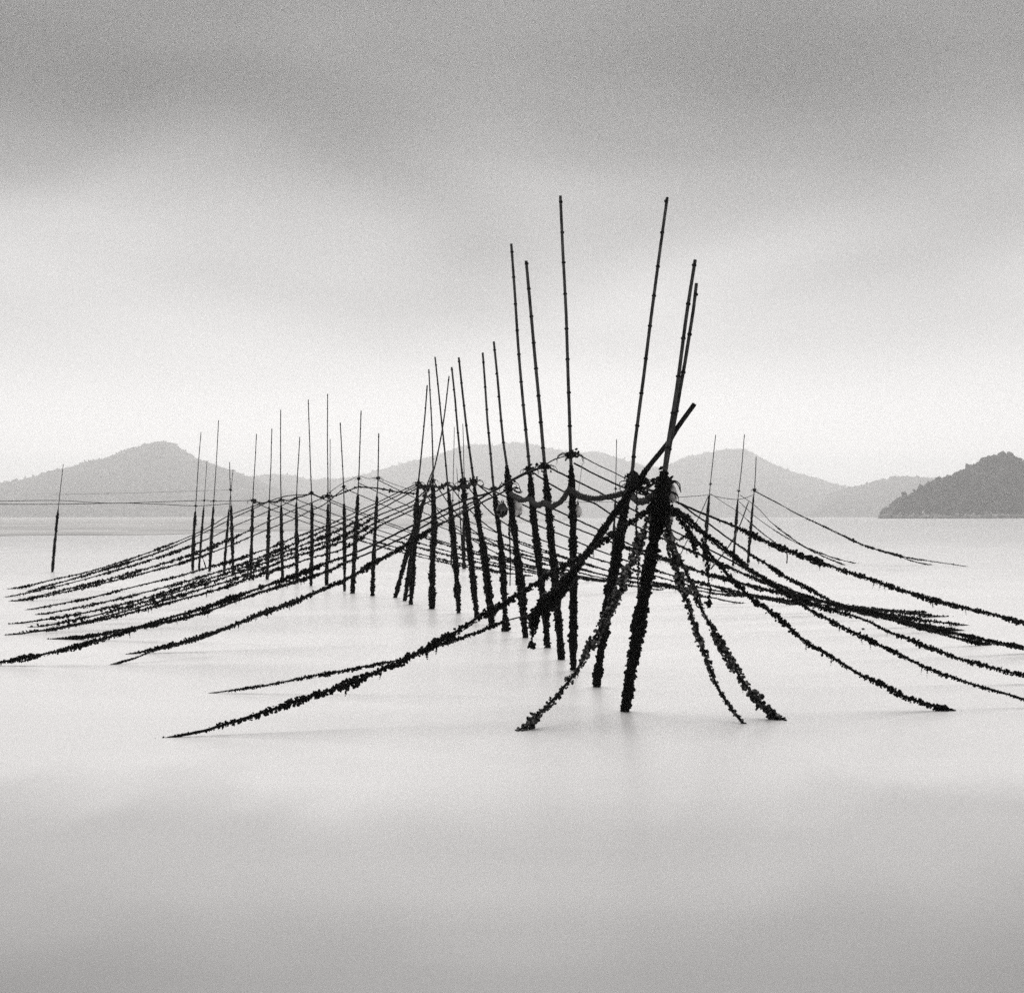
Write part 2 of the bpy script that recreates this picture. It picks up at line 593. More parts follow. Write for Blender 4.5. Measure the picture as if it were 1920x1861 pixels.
hill('hill', 'low wooded ridge running behind the dark headland',
     [(1520, 966), (1560, 925), (1587, 915), (1617, 910), (1648, 900), (1693, 893), (1753, 897), (1820, 905), (1950, 912), (2150, 920), (2400, 935), (2600, 966)],
     4500, 700, 700, M_FAR, 180, 40, tree=14000, tree_size=8.5, seed=15, trim=3)

# a broad tidal flat on the left, a hand's breadth above the water, with a dark wet edge
edge = [(-1500, 1001), (-900, 1002), (-400, 1001), (0, 1003), (150, 1001), (300, 1001.5), (430, 998), (560, 996), (700, 991), (820, 987), (930, 982), (1020, 978), (1090, 974.5)]
E = np.array([on_water(a_, b_) for a_, b_ in spline(edge, 14)])
r = np.random.default_rng(31)
E[:, 1] += (noise1(arclen(E), 26, r) - 0.5) * 26
mb = MB()
rows = []
for q in np.linspace(0, 1, 26) ** 2.2:
    y = E[:, 1] + (3300 - E[:, 1]) * q
    x = E[:, 0] * (1 + q * (y / E[:, 1] - 1) * 0.92)
    z = np.minimum(0.05 + 0.14 * np.sqrt(q * 40), 0.25) + 5.0 * q ** 2 + (hn(x + 9000, y, 40, 4) - 0.5) * 0.12
    if q == 0:
        z = np.full_like(x, -0.12)
    rows.append(np.stack([x, y, z], -1))
V = np.array(rows)
ny_, nx_ = V.shape[:2]
i = np.arange(ny_ - 1)[:, None] * nx_
j = np.arange(nx_ - 1)[None, :]
mb.add(V.reshape(-1, 3), None, np.stack([i + j, i + j + 1, i + nx_ + j + 1, i + nx_ + j], -1).reshape(-1, 4))
tag(link('mud_flat', mb.mesh('mud_flat', smooth=True), M_MUD), 'pale mottled tidal flat below the pointed hill on the left', 'mud flat', kind='structure')
mb = MB()
Ef = E * np.array([1, 1, 0])
w_ = 5 + 14 * noise1(arclen(E), 30, r)
rows = [Ef + np.array([0, -1, 0]) * w_[:, None] * 0.25 + np.array([0, 0, -0.02]), Ef + np.array([0, 0, 0.03]), Ef + np.array([0, 0, 0.075]) + np.array([0, 1, 0]) * w_[:, None] * 0.5,
        Ef + np.array([0, 1, 0]) * w_[:, None] + np.array([0, 0, -0.3])]
V = np.array(rows)
ny_, nx_ = V.shape[:2]
i = np.arange(ny_ - 1)[:, None] * nx_
j = np.arange(nx_ - 1)[None, :]
mb.add(V.reshape(-1, 3), None, np.stack([i + j, i + j + 1, i + nx_ + j + 1, i + nx_ + j], -1).reshape(-1, 4))
tag(link('wet_margin', mb.mesh('wet_margin', smooth=True), M_WEED), 'dark wet margin of the tidal flat', 'mud', kind='structure')

# rocky foreshore under the headland: a low tumbled bank
r = np.random.default_rng(21)
mb = MB()
n = 900
xs = r.uniform(1652, 2440, n)
C = np.array([at(x, 970, 1440 + r.uniform(-6, 10)) for x in xs])
C[:, 2] = r.uniform(0.0, 2.2, n)
blobs(mb, C, r.uniform(0.8, 2.6, n), stretch=(1.0, 2.4), rng=r)
sh = link('foreshore_rocks', mb.mesh('foreshore_rocks'), M_SHORE)
tag(sh, 'pale strip of rocks along the foot of the dark headland', 'rocks', kind='stuff')

# ------------------------------------------------------------------ poles
POLES = {}


class Pole:
    pass


def lashing(parent, c, rad, th, tails, origin, wide=1.0, mt=None):
    """turns of rope round the pole, a knot and loose ends"""
    m = MB()
    rr = random.Random(int(abs(c[0]) * 977 + abs(c[1]) * 31))
    for k in range(4):
        a = np.linspace(0, 2 * math.pi, 15)
        tilt = rr.uniform(-0.4, 0.4)
        R = rad + th * rr.uniform(0.6, 1.1)
        P = np.stack([c[0] + R * np.cos(a), c[1] + R * np.sin(a), c[2] + (k - 1.5) * th * 1.5 + R * tilt * np.cos(a)], -1)
        tube(m, P, th, 6, 0.15, cap=False)
    for k in range(tails):
        sgn = -1 if k % 2 == 0 else 1
        L = (rad + th) * rr.uniform(1.2, 2.3) * wide
        p0 = np.array(c) + np.array([sgn * rad, -rad * 0.6, rr.uniform(-1, 1) * th])
        P = spline([p0, p0 + np.array([sgn * L * 0.5, rr.uniform(-.3, .3) * L, L * rr.uniform(0.0, 0.2)]),
                    p0 + np.array([sgn * L * 0.9, rr.uniform(-.3, .3) * L, -L * rr.uniform(0.05, 0.35)]),
                    p0 + np.array([sgn * L * rr.uniform(0.9, 1.1), rr.uniform(-.3, .3) * L, -L * rr.uniform(0.4, 1.0)])], step=0.02)
        tube(m, P, np.linspace(th * 0.6, th * 0.25, len(P)), 5, 0.2)
    C = np.array(c) + RNG.normal(size=(40, 3)) * np.array([rad * 0.75 * wide, rad * 0.8, rad * 0.8])
    blobs(m, C, RNG.uniform(0.3, 0.62, 40) * rad)
    link('lashing', m.mesh('lashing'), mt or M_ROPE, parent, origin)


def pole(key, pts, label, ref, tie=None, gw=None, cw=None, lean=None, nodes=True, group='bamboo poles of the long row',
         gtop=None, depth=None, tails=3, wide=1.0, under=True, tie_scale=1.0, mt=None, name='bamboo_pole', cat='bamboo pole', cane=None):
    """pts run from the waterline up. gw, cw: widths of crust and cane in photograph pixels."""
    p = Pole()
    p.key, p.ref = key, ref
    base = on_water(*pts[0]) if depth is None else at(pts[0][0], pts[0][1], depth)
    Y0 = base[1]
    lean = random.uniform(-0.012, 0.012) if lean is None else lean
    S = spline(pts, step=5.0)
    y0, y1 = S[0, 1], S[-1, 1]
    P = np.array([at(a, b, Y0 * (1 + lean * (y0 - b) / (y0 - y1))) for a, b in S])
    p.S, p.P = S, P
    mpp = Y0 / FPX
    gw = (0.105 / mpp if gw is None else gw) * (1.0 if Y0 < 18 else 1.12)
    cw = (0.034 / mpp if cw is None else cw)
    p.Y0 = Y0
    root = thing(name, base, label, cat, group)
    p.root = root
    s = arclen(P)
    h = s / s[-1]
    # cane, tapering upwards, with a little natural bend
    m = MB()
    Pc = P + np.stack([np.interp(s, np.linspace(0, s[-1], 9), RNG.normal(0, 0.004, 9)), np.zeros(len(s)), np.zeros(len(s))], -1) * (s / s[-1])[:, None]
    if under:
        d0 = P[0] - P[2]
        d0 /= np.linalg.norm(d0)
        Pc = np.vstack([P[0] + d0 * 0.7, Pc])
    R = np.interp(np.linspace(0, 1, len(Pc)), [0, 1], [cw * mpp * 0.55, cw * mpp * 0.42])
    tube(m, Pc, R, 9, 0.03)
    link('cane', m.mesh('cane', smooth=True), cane or M_BAMBOO, root, base)
    tie = tie if tie is not None else y1 + 0.4 * (y0 - y1)
    gtop = tie + 6 if gtop is None else gtop
    # nodes of the bamboo above the crust
    if nodes:
        gap = 0.405 * random.uniform(0.93, 1.07)
        d = s[-1] - random.uniform(0.03, 0.2)
        nm = None
        while d > 0:
            yy = np.interp(d, s, S[:, 1])
            if yy > tie - 4:
                break
            c = np.array([np.interp(d, s, P[:, q]) for q in range(3)])
            t = np.array([np.interp(min(d + .05, s[-1]), s, P[:, q]) for q in range(3)]) - np.array([np.interp(d - .05, s, P[:, q]) for q in range(3)])
            t /= np.linalg.norm(t)
            rr = cw * mpp * np.interp(d / s[-1], [0, 1], [0.58, 0.45])
            nn = MB()
            tube(nn, np.array([c - t * 0.014, c - t * 0.006, c + t * 0.006, c + t * 0.014]), np.array([rr * 1.0, rr * 1.3, rr * 1.3, rr * 1.0]), 9, 0.05)
            link('node', nn.mesh('node'), M_NODE, root, base)
            d -= gap * random.uniform(0.9, 1.1)
    # crust of mussels up to the tie
    k = S[:, 1] >= gtop
    Pg, Sg = P[k], S[k]
    if len(Pg) > 3:
        if under:
            Pg = np.vstack([Pg[0] + d0 * 0.12, Pg])
        sg = arclen(Pg)
        hh = sg / sg[-1]
        prof = np.interp(hh, [0, 0.04, 0.35, 0.7, 0.92, 1], [0.92, 0.98, 1.06, 1.02, 0.84, 0.55])
        Rg = gw * mpp * 0.5 * prof * (0.80 + 0.40 * noise1(sg, 0.22) + 0.22 * (noise1(sg, 0.07) - 0.5))
        m = MB()
        tube(m, Pg, Rg * 0.86, 9, 0.2)
        px_r = gw
        growth(m, Pg, Rg * 1.08, per_m=min(520, 20 * gw + 80), size=(0.16, 0.40) if Y0 < 24 else (0.22, 0.5), hang=0.1, cheap=Y0 > 24)
        g = link('mussel_growth', m.mesh('mussel_growth'), mt or M_MUSSEL, root, base)
        g['kind'] = 'stuff'
    if tails:
        lashing(root, pole_at(p, tie), max(cw * mpp * 0.75, 0.02) * tie_scale, 0.011 * tie_scale, tails, base, wide)
    POLES[key] = p
    return p


def pole_at(p, py):
    o = np.argsort(p.S[:, 1])
    return np.array([np.interp(py, p.S[o, 1], p.P[o, q]) for q in range(3)])


ROW = 'bamboo poles of the long row'
# --- near cluster and tall poles
pole('P1', [(1172, 1333), (1190, 1215), (1212, 1090), (1228, 1000), (1240, 930), (1250, 850), (1268, 735), (1286, 600), (1303, 487)],
     'thickest black pole standing nearest, its pale cane leaning far right', 'nearest thick pole', tie=925, gw=25, cw=8, gtop=880, tails=6, wide=0.9, tie_scale=1.5, lean=0.0)
pole('P2', [(1118, 1287), (1132, 1180), (1150, 1075), (1163, 1000), (1176, 925), (1186, 880), (1191, 830), (1215, 640), (1236, 480), (1250, 370)],
     'very tall pole just left of the nearest thick pole, leaning right', 'tall right-leaning pole', tie=893, gw=18, cw=7, gtop=885, tails=4, tie_scale=1.0)
pole('P3', [(1075, 1256), (1075, 1090), (1073, 940), (1070, 850), (1066, 720), (1060, 560), (1051, 367)],
     'tallest upright pole, with a spread knot above all other ties', 'tallest upright pole', tie=853, gw=13.5, cw=6.6, gtop=868, tails=6, wide=1.5, tie_scale=1.15)
pole('P4', [(1053, 1236), (1046, 1150), (1038, 1060), (1029, 960), (1021, 872), (1005, 690), (987, 489)],
     'left-leaning tall pole, its cane ending lower than its left neighbour', 'first pole left of the tallest upright', tie=874, gw=14, cw=7, tails=4, wide=1.2, tie_scale=1.15)
pole('P5', [(1027, 1214), (1019, 1130), (1010, 1050), (1000, 960), (993, 880), (975, 690), (959, 457)],
     'left-leaning tall pole, second to the left of the tallest upright pole', 'second pole left of the tallest upright', tie=880, gw=12.5, cw=6, tails=4, tie_scale=1.15)
pole('P6', [(985, 1195), (978, 1110), (972, 1060), (964, 989), (954, 916), (950, 871), (943, 822), (934, 729), (926, 640)],
     'left-leaning pole with pale and dark floats tied at its neck', 'pole with the floats', tie=908, gw=12, cw=5.2, gtop=873, tails=5, wide=1.2, tie_scale=1.3)
pole('P7', [(948, 1183), (944, 1090), (939, 1021), (932, 965), (926, 916), (924, 900), (914, 783), (905, 661)],
     'pole immediately left of the one carrying floats', 'pole left of the floats', tie=916, gw=11, cw=4.8, tails=4)
pole('P8', [(922, 1170), (915, 1100), (908, 1037), (899, 989), (894, 950), (888, 900), (876, 811), (860, 670)],
     'left-leaning pole with a long dark knot, second left of the floats', 'second pole left of the floats', tie=903, gw=11, cw=4.8, tails=4, tie_scale=1.4)
pole('P9', [(894, 1157), (888, 1095), (882, 1037), (873, 963), (868, 900), (859, 814), (847, 688)],
     'left-leaning pole with bulky knot, third left of the floats', 'third pole left of the floats', tie=903, gw=10.5, cw=4.2, tails=4, tie_scale=1.3)
pole('P10', [(860, 1149), (856, 1080), (851, 1015), (846, 970), (842, 931), (839, 905), (830, 808), (823, 740), (816, 669)],
     'tall slim pole crossed at mid height by a pale slanting cane', 'pole crossed by the slanting cane', tie=907, gw=9.5, cw=3.6, tails=4, wide=1.4)
pole('P11', [(810, 1141), (811, 1045), (814, 989), (812, 924), (812, 872), (809, 785), (804, 692)],
     'upright pole with stout black foot, left of the slanting cane', 'upright stout-footed pole', tie=901, gw=10, cw=3, tails=4, wide=1.5)
pole('P12', [(770, 1133), (776, 1045), (781, 957), (784, 908), (786, 889), (793, 817), (801, 722)],
     'right-leaning pole in front of two slanting stakes', 'right-leaning pole by the slanting stakes', tie=905, gw=9, cw=3.2, tails=4, wide=1.5)
pole('P13', [(741, 1120), (753, 1075), (765, 1031), (785, 967), (803, 915), (816, 870), (830, 800), (842, 705)],
     'strongly slanting pole whose pale cane leans right across another pole', 'strongly slanting pole', tie=918, gw=7.5, cw=3, tails=2)
pole('P14', [(759, 1126), (767, 1070), (777, 1015), (791, 950), (803, 905), (814, 876)],
     'short slanting stake squeezed between two other leaning poles', 'short slanting stake', tie=930, gw=7.5, cw=2.8, tails=2, nodes=False)
# --- left part of the row
pole('L15', [(698, 1117), (700, 1060), (704, 985), (707, 930), (709, 896), (710, 812)],
     'upright pole at the right end of the left group, cross-shaped knot', 'right end pole of the left group', tie=896, gw=6.6, gtop=925, tails=4, wide=1.4)
pole('L14', [(661, 1112), (664, 1050), (669, 970), (672, 905), (674, 860), (677, 770)],
     'tall pole leaning slightly right, second from the right end of the left group', 'second pole from the right end of the left group', tie=897, gw=7.4, gtop=925, tails=3)
pole('L13', [(646, 1108), (646, 1020), (645, 940), (644, 905), (641, 850), (638, 792)],
     'thin pole leaning left, third from the right end of the left group', 'third pole from the right end of the left group', tie=912, gw=6, gtop=943, tails=3)
pole('L11', [(612, 1097), (614, 1010), (615, 930), (614, 840), (614, 738)],
     'tallest pole of the left group, bulky knot with dangling tails', 'tallest pole of the left group', tie=930, gw=6.6, gtop=945, tails=6, wide=1.6, tie_scale=1.5)
pole('L10', [(583, 1098), (585, 1010), (584, 923), (581, 847), (578, 749)],
     'pole left of the tallest in the left group, cane leaning left', 'pole left of the tallest in the left group', tie=923, gw=6.4, gtop=938, tails=3)
pole('L9', [(557, 1093), (556, 1010), (556, 933), (559, 870), (562, 819)],
     'short pole second to the left of the tallest in the left group', 'second pole left of the tallest in the left group', tie=933, gw=6.4, tails=2)
pole('L8', [(530, 1092), (528, 1010), (527, 936), (526, 850), (526, 768)],
     'straight upright pole in the middle of the left group', 'straight middle pole of the left group', tie=936, gw=5.8, tails=3)
pole('L7', [(501, 1086), (503, 1010), (505, 939), (508, 870), (510, 803)],
     'pole left of the straight middle pole in the left group', 'pole left of the straight middle pole', tie=939, gw=5.8, tails=3)
pole('L6', [(470, 1082), (472, 1010), (474, 937), (478, 870), (481, 813)],
     'pole with a flat dark knot, second left of the straight middle pole', 'pole with the flat dark knot', tie=938, gw=5.6, tails=4, wide=1.5, tie_scale=1.3)
pole('L5', [(437, 1077), (435, 1000), (433, 940), (432, 917), (430, 866)],
     'short upright pole crossing a slanting stake in the left group', 'short pole crossing the slanting stake', tie=918, gtop=944, gw=5.4, tails=1)
pole('L4', [(420, 1073), (424, 1020), (429, 960), (433, 920), (437, 880)],
     'slanting stake crossing behind a short upright pole', 'slanting stake', tie=944, gw=4.2, cw=1.4, tails=0, nodes=False)
pole('L3', [(393, 1071), (397, 1000), (401, 939), (406, 860), (410, 788)],
     'third pole from the left end of the row, knot with a hanging tail', 'third pole from the left end', tie=939, gw=5.4, tails=4, wide=1.5)
pole('L2', [(373, 1067), (378, 1000), (383, 938), (388, 865)],
     'faint short stake between the two leftmost tall poles of the row', 'faint short stake', tie=938, gw=4.0, cw=1.3, tails=1, nodes=False)
pole('L1', [(361, 1069), (363, 1010), (367, 947), (372, 870), (377, 810)],
     'leftmost pole of the row, leaning right before the pointed hill', 'leftmost pole of the row', tie=948, gw=5.6, tails=2)
pole('L0', [(98, 1072), (103, 1015), (109, 955), (114, 910), (119, 870)],
     'lone stake standing in open water at the far left', 'lone stake at the far left', tie=948, gw=4.6, cw=1.5, tails=0, group=None, nodes=False)
pole('L16', [(386, 1064), (383, 1054), (378, 1039)], 'stub of a broken stake leaning left at the row\'s left end', 'broken stub', tie=1040, gw=2.4,
     cw=1.2, tails=0, nodes=False, group=None, name='broken_stake', cat='stake')
# --- far thin poles seen between the others
FAR = 'faint far poles behind the row'
pole('F1', [(618, 1052), (619, 990), (619, 924), (619, 823)], 'faint thin pole close behind the tallest pole of the left group', 'f1', tie=924, gw=3, cw=1.4, tails=1, nodes=False, group=FAR)
pole('F2', [(846, 1056), (848, 1000), (849, 940), (852, 800)], 'faint thin pole behind the slanting cane, the left of two', 'f2', tie=938, gw=3, cw=1.4, tails=1, nodes=False, group=FAR)
pole('F3', [(870, 1066), (869, 1005), (871, 930), (868, 794)], 'thin far pole with a black foot behind the third pole left of the floats', 'f3', tie=935, gw=6, cw=1.6, tails=1, nodes=False, group=FAR, gtop=965)
pole('F4', [(868, 1052), (864, 990), (861, 940), (856, 878)], 'short faint stake leaning left among the central poles', 'f4', tie=940, gw=2.5, cw=1.3, tails=1, nodes=False, group=FAR)
pole('F5', [(1148, 1062), (1151, 1000), (1154, 930), (1156, 823)], 'thin far pole behind the very tall right-leaning pole', 'f5', tie=916, gw=4.5, cw=1.7, tails=1, nodes=False, group=FAR, gtop=935)
pole('F6', [(1076, 1058), (1080, 990), (1085, 922), (1092, 868)], 'faint short stake just right of the tallest upright pole', 'f6', tie=925, gw=1.8, cw=1.0, tails=0, nodes=False, group=FAR)
RGT = 'three far poles right of the cluster'
pole('R1', [(1319, 1052), (1323, 1010), (1326, 975), (1330, 928), (1336, 870), (1342, 815)], 'left one of the three thin poles before the right hills', 'left far right-hand pole', tie=907, gw=5.2, cw=1.8, tails=2, group=RGT, gtop=928)
pole('R2', [(1374, 1060), (1378, 1010), (1383, 942), (1390, 880), (1396, 814)], 'middle one of the three thin poles before the right hills', 'middle far right-hand pole', tie=920, gw=4.8, cw=1.8, tails=2, group=RGT, gtop=935)
pole('R3', [(1402, 1055), (1407, 1000), (1413, 930), (1415, 915), (1418, 856)], 'shortest and rightmost of the three thin far poles, dark knot', 'right far right-hand pole', tie=918, gw=4.8, cw=1.9, tails=4, group=RGT, tie_scale=1.4, gtop=925)

# ------------------------------------------------------------------ ropes


def hang_path(pts, YA, B, step=5.0):
    """A rope hangs in the upright plane through its two ends: follow the seen line inside that plane."""
    S = spline(pts, step)
    A = at(S[0, 0], S[0, 1], YA)
    n = np.array([B[1] - A[1], -(B[0] - A[0]), 0.0])
    n /= np.linalg.norm(n) + 1e-9
    s = arclen(S[:, :2])
    s /= s[-1]
    Yl = 1.0 / ((1 - s) / A[1] + s / B[1])
    out = []
    lo, hi = min(A[1], B[1]) - 0.6, max(A[1], B[1]) + 0.6
    for (x, y), yl in zip(S[:, :2], Yl):
        d = ray(x, y)
        den = n @ d
        Y = (n @ (A - CAM)) / den if abs(den) > 0.12 else yl
        out.append(CAM + d * min(max(Y, lo), hi))
    return S, np.array(out)


ROPES_L = 'mussel ropes running down to the water on the left'
ROPES_R = 'mussel ropes running down to the water on the right'


def rope(label, key, pts, width, end='w', g0=0.0, group=ROPES_L, mt=None, dens=1.0, gap=0.5, widths=None, core=None, taper=0.12, drop=True, hang=0.35):
    p0, p1 = pts[0], pts[-1]
    YA = pole_at(POLES[key], p0[1])[1] - 0.04 if isinstance(key, str) else key
    if end == 'w':
        B = on_water(*p1)
    else:
        YB = pole_at(POLES[end], p1[1])[1] if isinstance(end, str) else end
        B = at(p1[0], p1[1], YB)
    S, P = hang_path(pts, YA, B)
    if widths is not None:
        W = np.interp(arclen(S[:, :2]), np.interp(np.arange(len(pts)), np.arange(len(pts)), arclen(np.array(pts, float))), widths)
    else:
        W = np.full(len(P), float(width))
    R = W * P[:, 1] / FPX * 0.5
    if end == 'w' and drop:
        d = P[-1] - P[-4]
        d /= np.linalg.norm(d)
        d[2] = min(d[2], -0.22)
        P = np.vstack([P, P[-1] + d * 0.6, P[-1] + d * 1.4 + np.array([0, 0, -0.15])])
        R = np.concatenate([R, R[-1:], R[-1:]])
    s0 = arclen(P)
    Pr, h = resample(P, 0.06)
    R = np.interp(h, s0 / s0[-1], R)
    s = h * s0[-1]
    f = np.clip(gap - 0.1 + 0.25 * noise1(s, 1.6) + (1.15 - gap) * noise1(s, 0.4) + 0.55 * noise1(s, 0.11) - 0.1, 0.12, 1.4)
    f *= np.interp(h, [0, max(g0, 1e-4), min(1, g0 + 0.10 + 1e-3)], [0.2 if g0 > 0 else 0.85, 0.25 if g0 > 0 else 0.9, 1])
    if end == 'w':
        f *= np.interp(h, [0, 1 - taper, 1], [1, 1, 0.45])
    Rg = R * f
    root = thing('mussel_rope', Pr[0], label, 'rope', group)
    m = MB()
    rc = core if core else min(0.014, R.mean() * 0.45)
    tube(m, Pr + RNG.normal(0, 0.0015, Pr.shape), rc, 6, 0.08)
    link('rope_core', m.mesh('rope_core'), M_ROPE, root, Pr[0])
    m = MB()
    far = np.mean(P[:, 1]) > 24
    growth(m, Pr, Rg, size=(0.30, 0.62) if far else (0.22, 0.50), hang=hang, cheap=far, cover=(1.5 if far else 2.1) * dens)
    # tufts of weed hanging from the crust
    for q in range(int(s[-1] * (0.9 if far else 1.6))):
        k = RNG.integers(0, len(Pr))
        if Pr[k, 2] < 0.35 or h[k] < g0:
            continue
        L = min(Rg[k] * RNG.uniform(1.4, 2.8), 0.085)
        t = np.linspace(0, 1, 5)
        C = Pr[k] + np.stack([RNG.normal(0, 0.15) * L * t, RNG.normal(0, 0.15) * L * t, -Rg[k] * 0.4 - L * t], -1)
        blobs(m, C, Rg[k] * np.linspace(0.42, 0.16, 5), cheap=True, stretch=(1.0, 1.6))
    g = link('mussel_growth', m.mesh('mussel_growth'), mt or M_MUSSEL, root, Pr[0])
    g['kind'] = 'stuff'
    return Pr


def line(label, pts, keys, width, group=None, mt=None, rough=0.1, name='tie_line', cat='line', dark=None, knots=0):
    """a bare line strung from pole to pole; keys give the depth at the first and last point and on the way"""
    S = spline(pts, 4.0)
    seg = arclen(np.array(pts, float))
    ss = arclen(S[:, :2])
    Yk = [k if not isinstance(k, str) else pole_at(POLES[k], pts[i][1])[1] - 0.03 for i, k in keys]
    sk = [seg[i] for i, k in keys]
    invY = np.interp(ss, sk, 1.0 / np.array(Yk))
    P = np.array([at(a, b, 1 / q) for (a, b), q in zip(S[:, :2], invY)])
    R = width * P[:, 1] / FPX * 0.5
    m = MB()
    tube(m, P, R, 6, rough)
    if knots:
        i = RNG.integers(0, len(P), knots)
        blobs(m, P[i], R[i] * RNG.uniform(1.2, 2.4, knots))
    o = link(name, m.mesh(name), mt or M_ROPE, None, P[0])
    tag(o, label, cat, group)
    return P


# --- left side, far to near
rope('thin rope from the straight middle pole, topmost of those reaching the left', 'L8',
     [(527, 938), (505, 941), (478, 948), (430, 966), (397, 985), (361, 1003), (310, 1024), (260, 1042), (208, 1059), (156, 1074), (96, 1087), (52, 1098), (16, 1104)], 4.6, g0=0.3)
rope('left-running rope from the pole left of the group\'s tallest, second from top', 'L10',
     [(583, 926), (530, 931), (490, 947), (470, 956), (437, 971), (400, 990), (361, 1008), (310, 1030), (260, 1048), (200, 1066), (140, 1084), (90, 1098), (52, 1109)], 4.6, g0=0.34)
rope('left-running rope from the short pole in the left group, sagging below two others', 'L9',
     [(556, 934), (527, 948), (503, 958), (472, 972), (437, 987), (398, 1006), (340, 1030), (280, 1050), (220, 1068), (150, 1088), (80, 1105), (12, 1119)], 5.0, g0=0.28)
rope('thick rope from the tallest pole of the left group down to the left edge', 'L11',
     [(613, 930), (582, 943), (553, 955), (527, 967), (503, 977), (472, 992), (437, 1008), (390, 1028), (340, 1046), (280, 1064), (210, 1084), (130, 1103), (80, 1115), (31, 1127)], 6.4, g0=0.2)
rope('rope from the thin left-leaning pole, lowest of the top band on the left', 'L13',
     [(644, 916), (607, 946), (582, 957), (553, 972), (503, 992), (472, 1005), (437, 1020), (390, 1038), (340, 1055), (270, 1074), (190, 1094), (110, 1112), (60, 1121), (20, 1127)], 5.4, g0=0.22)
rope('rope from the pole second from the right end, with open water beneath it', 'L14',
     [(784, 906), (740, 926), (707, 942), (672, 958), (645, 970), (613, 985), (553, 1007), (528, 1017), (503, 1028), (472, 1038), (437, 1050), (340, 1078), (250, 1100), (170, 1120), (110, 1132), (52, 1143)], 5.6, g0=0.16)
rope('rope falling left from the right end pole of the left group', 'L15',
     [(784, 910), (757, 923), (707, 948), (647, 977), (613, 992), (553, 1018), (507, 1037), (472, 1050), (437, 1063), (340, 1092), (240, 1118), (150, 1138), (73, 1152)], 5.8, g0=0.16)
rope('bushy rope from the right-leaning pole, upper of a crowded band on the left', 'P12',
     [(786, 912), (757, 930), (707, 958), (647, 988), (613, 1003), (553, 1027), (507, 1044), (472, 1057), (437, 1070), (340, 1101), (240, 1130), (150, 1150), (90, 1160), (31, 1169)], 7.0, g0=0.1)
rope('bushy rope from the upright stout-footed pole, middle of a crowded left band', 'P11',
     [(811, 904), (773, 940), (707, 967), (647, 1002), (613, 1014), (553, 1035), (507, 1051), (472, 1064), (437, 1077), (340, 1107), (250, 1134), (180, 1153), (120, 1166), (70, 1175)], 7.5, g0=0.1)
rope('rope from the pole crossed by the slanting cane, lower in the crowded left band', 'P10',
     [(839, 907), (777, 946), (707, 978), (647, 1012), (613, 1024), (553, 1043), (507, 1060), (437, 1086), (340, 1115), (250, 1141), (170, 1163), (90, 1180), (18, 1190)], 6.8, g0=0.1)
rope('ragged rope from the third pole left of the floats, lowest of the crowded band', 'P9',
     [(867, 907), (813, 936), (773, 956), (707, 988), (647, 1027), (583, 1046), (530, 1064), (472, 1082), (400, 1107), (340, 1123), (250, 1147), (170, 1166), (110, 1178), (55, 1184)], 6.4, g0=0.12)
rope('heavy rope from the first pole left of the tallest upright to the frame\'s left edge', 'P4',
     [(1021, 874), (990, 886), (951, 905), (921, 922), (893, 931), (861, 942), (813, 966), (773, 985), (707, 1018), (647, 1043), (612, 1055), (540, 1083), (470, 1108), (382, 1139), (300, 1163), (200, 1195), (100, 1222), (0, 1241), (-40, 1248)], 9.5, g0=0.28,
     widths=[3.5, 3.5, 3.8, 4.2, 4.6, 5, 6, 7.5, 9, 9.5, 10.5, 10, 11, 11, 10, 9.5, 9.5, 9.5, 9], gap=0.55)
rope('heavy rope from the second pole left of the tallest upright, ending short of the edge', 'P5',
     [(993, 884), (960, 901), (930, 917), (893, 938), (850, 958), (813, 975), (773, 999), (707, 1030), (647, 1055), (613, 1071), (540, 1094), (470, 1116), (382, 1148), (300, 1168), (240, 1178), (180, 1190), (130, 1196), (99, 1198)], 7.5, g0=0.25, gap=0.55)
rope('heavy rope from the float pole, curving down through open water to the left', 'P6',
     [(953, 917), (932, 928), (910, 938), (885, 953), (861, 964), (839, 976), (813, 988), (790, 1004), (740, 1034), (707, 1051), (654, 1083), (604, 1104), (546, 1130), (487, 1150), (438, 1171), (400, 1185), (350, 1201), (290, 1216), (242, 1226)], 9.0, g0=0.12, gap=0.55,
     widths=[6, 7, 8, 9, 11, 12, 13, 14, 12, 11, 10, 10, 9.5, 9.5, 9.5, 9, 9, 8, 6])
rope('thin frayed rope joining the float pole\'s heavy rope at its far left end', 'P7',
     [(924, 921), (885, 946), (850, 968), (790, 1006), (707, 1054), (604, 1107), (487, 1153), (400, 1188), (340, 1206), (290, 1219), (250, 1234), (208, 1246)], 4.0, g0=0.1)
rope('rope hanging from the sunken spar\'s lower end away to the left', 16.6,
     [(992, 1152), (940, 1166), (900, 1183), (850, 1200), (800, 1218), (750, 1236), (700, 1246), (640, 1258), (580, 1268), (520, 1280), (460, 1290), (395, 1299)], 8.0, gap=0.5,
     widths=[2, 7, 9, 9, 9, 8, 7, 7, 7, 6.5, 6, 3])
rope('thickest rope in front, from the nearest thick pole down to the lower left water', 'P1',
     [(1232, 945), (1207, 962), (1175, 983), (1144, 1004), (1110, 1029), (1060, 1060), (1010, 1090), (960, 1121), (900, 1155), (850, 1187), (800, 1214), (750, 1240), (700, 1262), (640, 1286), (560, 1312), (500, 1333), (440, 1352), (380, 1370), (320, 1382)],
     12.5, gap=0.62, taper=0.03, mt=None, widths=[14, 14, 14, 14, 13, 12, 12, 12, 13, 14, 14, 14, 14, 15, 15, 14, 12, 11, 9])
